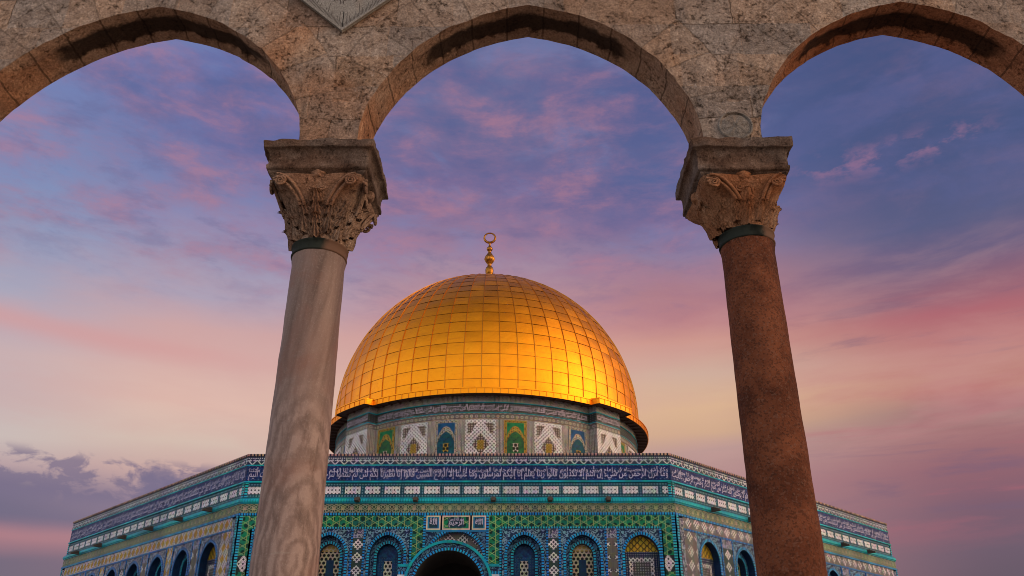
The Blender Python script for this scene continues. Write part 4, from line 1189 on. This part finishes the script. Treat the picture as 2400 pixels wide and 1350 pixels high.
# --- drum
RD = 11.2
def cyl(a, r, z): return (CX + r * sin(a), CY - r * cos(a), z)     # a = 0 faces the arcade, positive to the right
drum_e = None
def drum():
    global drum_e
    def band(name, z0, z1, m, parent, r=RD, prof=None):
        b = MB(); n = 192; rows, uvs = [], []
        for (rr, z) in (prof or [(r, z0), (r, z1)]):
            rows.append([cyl(2 * pi * j / n, rr, z) for j in range(n + 1)]); uvs.append([(2 * pi * j / n * r, z - z0) for j in range(n + 1)])
        b.grid(rows, uvs, 0); return obj(name, b, m, parent, True)
    d = band('drum', 11.2, 14.55, MATS['drum_band_tile'], shrine)
    drum_e = d
    band('panel_zone', 14.55, 17.33, MATS['drum_band_tile'], d)
    band('bead_course', 17.33, 17.70, MATS['bead_ring_tile'], d, RD + .02)
    band('string_course', 17.70, 17.76, MATS['turquoise_tile'], d, RD, [(RD, 17.70), (RD + .05, 17.71), (RD + .05, 17.75), (RD, 17.76)])
    sc = band('inscription_band', 17.76, 18.37, MATS['drum_script_tile'], d)
    band('string_course', 18.37, 18.44, MATS['turquoise_tile'], d, RD, [(RD, 18.37), (RD + .05, 18.38), (RD + .05, 18.43), (RD, 18.44)])
    band('brown_course', 18.44, 18.86, MATS['drum_band_tile'], d)
    w = RD * R(76); r1_, r2_ = halves(YS['drum'])
    lettering(lambda u, z, o: cyl(-R(38) + u / RD, RD + o, z), w, 17.77, .60, (r2_, r1_), d, MATS['drum_glaze'], .012, .018)
    def panel(ang, half, kind):
        b = MB(); rows, uvs = [], []; n = 8; zt, zb = 17.27, 14.6
        for z in (zb, zt):
            rows.append([cyl(R(ang) + R(half) * (2 * j / n - 1), RD + .035, z) for j in range(n + 1)]); uvs.append([(RD * R(half) * (2 * j / n - 1), zt - z) for j in range(n + 1)])
        b.grid(rows, uvs)
        for e_ in (0, 1):
            a = R(ang) + R(half) * (2 * e_ - 1); b.quad([cyl(a, RD, zb), cyl(a, RD + .035, zb), cyl(a, RD + .035, zt), cyl(a, RD, zt)])
        b.quad([cyl(R(ang) - R(half), RD, zt), cyl(R(ang) + R(half), RD, zt), cyl(R(ang) + R(half), RD + .035, zt), cyl(R(ang) - R(half), RD + .035, zt)])
        o = obj({'w': 'lattice_panel', 'g': 'drum_window', 'b': 'drum_window'}[kind], b, MATS[{'w': 'white_panel_tile', 'g': 'green_panel_tile', 'b': 'blue_panel_tile'}[kind]], d)
    for q in range(4):
        for i, a in enumerate((-33.75, -22.5, -11.25, 0, 11.25, 22.5, 33.75)):
            kind = 'w' if i % 2 else ('g' if i in (0, 4) else 'b')
            panel(a + 90 * q, 5.0 if kind == 'w' else 3.75, kind)
    for q in range(4):
        a = R(45 + 90 * q); hw = 1.22; rf = RD + .62
        t = Vector((cos(a), sin(a))); nn = Vector((sin(a), -cos(a)))
        def bp(u, z, off): p = Vector((CX, CY)) + nn * off + t * u; return (p.x, p.y, z)
        b = MB()
        for z0, z1, m in ((11.2, 14.55, 0), (14.55, 17.33, 1), (17.33, 17.70, 2), (17.70, 17.76, 3), (17.76, 18.37, 4), (18.37, 18.44, 3), (18.44, 18.86, 0)):
            zz = 17.27 if m == 1 else z0
            b.quad([bp(-hw, z0, rf), bp(hw, z0, rf), bp(hw, z1, rf), bp(-hw, z1, rf)], [(-hw, zz - z0 if m == 1 else 0), (hw, zz - z0 if m == 1 else 0), (hw, zz - z1 if m == 1 else z1 - z0), (-hw, zz - z1 if m == 1 else z1 - z0)], m)
            for s in (-1, 1):
                b.quad([bp(s * hw, z0, rf), bp(s * hw, z0, RD - .3), bp(s * hw, z1, RD - .3), bp(s * hw, z1, rf)], [(0, 0), (.6, 0), (.6, z1 - z0), (0, z1 - z0)], 0 if m == 1 else m)
        bt = obj('buttress', b, [MATS[x] for x in ('drum_band_tile', 'white_panel_tile', 'bead_ring_tile', 'turquoise_tile', 'drum_script_tile')], d)
        if q in (0, 3):
            wds = YS['drum'].split(); seg = (wds[-14:] if q == 3 else wds[:14]); r1q, r2q = ' '.join(seg[:7]), ' '.join(seg[7:])
            lettering(lambda u, z, o: bp(-hw + .05 + u, z, rf + o), 2 * hw - .1, 17.77, .60, (r2q, r1q), d, MATS['drum_glaze'], .012, .018)
drum()

# --- dome
DZ0 = 19.05
def dome_prof(f):
    """radius and height of the dome shell, f from 0 at the rim to 1 at the crown"""
    a = f * pi / 2
    zc, Rr, top = 20.35, 11.42, 32.0
    # a short, almost upright foot, then a slightly pointed half sphere
    foot = (zc - DZ0); Ltot = foot + Rr * pi / 2 * 1.01
    s = f * Ltot
    if s < foot: return Rr - .05 * (1 - s / foot) ** 2, DZ0 + s
    t = (s - foot) / (Ltot - foot) * pi / 2
    return Rr * cos(t) ** .985, zc + (top - zc) * sin(t) ** 1.0
def rim_r(a):
    # the eaves break forward over the four buttresses
    d = min(abs(((math.degrees(a) - 45 - 90 * q + 180) % 360) - 180) for q in range(4))
    return .58 if d < 7.9 else (.58 * (1 - (d - 7.9) / .35) if d < 8.25 else 0.0)

def dome():
    NC, NR = 60, 22
    b = MB()
    for i in range(NR):
        for j in range(NC):
            jt = [random.gauss(0, .010) for _ in range(2)]; pil = random.uniform(-.004, .022)
            f0, f1 = i / NR, (i + 1) / NR
            if i == NR - 1: f1 = .995
            rows, uvs = [], []; n = 4
            for p in range(n + 1):
                row = []; uv = []
                for q in range(n + 1):
                    fu, fv = q / n, p / n
                    r, z = dome_prof(f0 + (f1 - f0) * fv)
                    a = 2 * pi * (j + fu) / NC
                    e = (fu - .5) * jt[0] + (fv - .5) * jt[1] + .014 * (1 - fv) + pil * (sin(pi * fu) * sin(pi * fv))
                    r2, z2 = dome_prof(min(1, f0 + (f1 - f0) * fv + .004))
                    tz, tr = z2 - z, r2 - r; l = hypot(tz, tr) or 1
                    row.append(cyl(a, r + e * tz / l, z - e * tr / l)); uv.append((fu, fv))
                rows.append(row); uvs.append(uv)
            b.grid(rows, uvs)
    d = obj('dome', b, MATS['gold_sheet'], shrine, True)
    b = MB()
    for j in range(NC):
        a = 2 * pi * j / NC; rows = [[], [], [], []]
        for i in range(61):
            f = .998 * i / 60; r, z = dome_prof(f); r2, z2 = dome_prof(min(1, f + .004)); tz, tr = z2 - z, r2 - r; l = hypot(tz, tr) or 1
            w = min(.028, r * .02 + .005)
            for m, (du, h) in enumerate(((-w, -.02), (-w * .6, .055), (w * .6, .055), (w, -.02))):
                rr = r + h * tz / l; zz = z - h * tr / l
                p = cyl(a, rr, zz); rows[m].append((p[0] + du * cos(a), p[1] + du * sin(a), p[2]))
        b.grid(rows, None, 0)
    o = obj('standing_seams', b, MATS['gold_seam'], d); o['kind'] = 'stuff'
    b = MB(); n = 720
    def rimrow(rad, z, bump=True): return [cyl(2 * pi * j / n, rad + (rim_r(2 * pi * j / n) if bump else 0), z) for j in range(n + 1)]
    b.grid([rimrow(11.36, 19.34, False), rimrow(12.02, 19.14), rimrow(12.10, 19.13), rimrow(12.10, 19.07), rimrow(12.06, 19.06), rimrow(12.06, 18.74), rimrow(12.02, 18.74)], [[(.3, .3)] * (n + 1)] * 7, 0, True)
    o = obj('rim', b, MATS['gold_sheet'], d, False)
    b = MB()
    for j in range(150):
        a = 2 * pi * (j + .5) / 150; dr = rim_r(a)
        if 0 < dr < .58: continue
        p = cyl(a, 12.075 + dr, 18.915); b.box(p, (.014, .016, .15), 0, a)
    o = obj('rim_joints', b, MATS['gold_seam'], d)
    b = MB(); b.grid([rimrow(12.02, 18.742), rimrow(12.0, 18.80), rimrow(11.1, 18.86, False)], None, 0, True)
    for j in range(96):
        a = 2 * pi * (j + .5) / 96
        p = cyl(a, 11.62, 18.80); b.box(p, (.05, .36, .045), 0, a)
    obj('soffit', b, MATS['dark_timber'], d)
    # finial
    zb = 31.75
    b = MB()
    flute = lambda a, z: 1 + (.07 * cos(14 * a) if 34.2 < z < 35.4 else 0)
    prof = [(.34, zb), (.30, 33.05), (.27, 33.2), (.26, 33.36), (.30, 33.42), (.335, 33.6), (.345, 33.79), (.30, 34.0), (.20, 34.13), (.14, 34.2), (.17, 34.26), (.14, 34.33), (.20, 34.42), (.33, 34.62), (.425, 34.83), (.36, 35.05), (.22, 35.28), (.14, 35.45), (.12, 35.55), (.16, 35.62), (.235, 35.72), (.255, 35.82), (.22, 35.93), (.13, 36.03), (.085, 36.12), (.08, 36.32), (.11, 36.40), (.0, 36.42)]
    b.lathe((CX, CY, 0), prof, 56, 0, flute)
    fin = obj('finial', b, MATS['gilded_bronze'], shrine, True)
    b = MB(); pts, rad = [], []
    for i in range(65):
        a = -pi / 2 + 2 * pi * i / 64; pts.append((CX + .46 * cos(a), CY, 36.90 + .46 * sin(a))); rad.append(.105 - .045 * (.5 + .5 * sin(a)))
    b.tube(pts, rad, 10); obj('crescent_ring', b, MATS['gilded_bronze'], fin, True)
dome()

# ------------------------------------------------------------------ raise everything from eye level to the ground datum
for o in list(COL.objects):
    if o.parent is None and o.type in ('MESH', 'EMPTY'): o.location.z += EYE
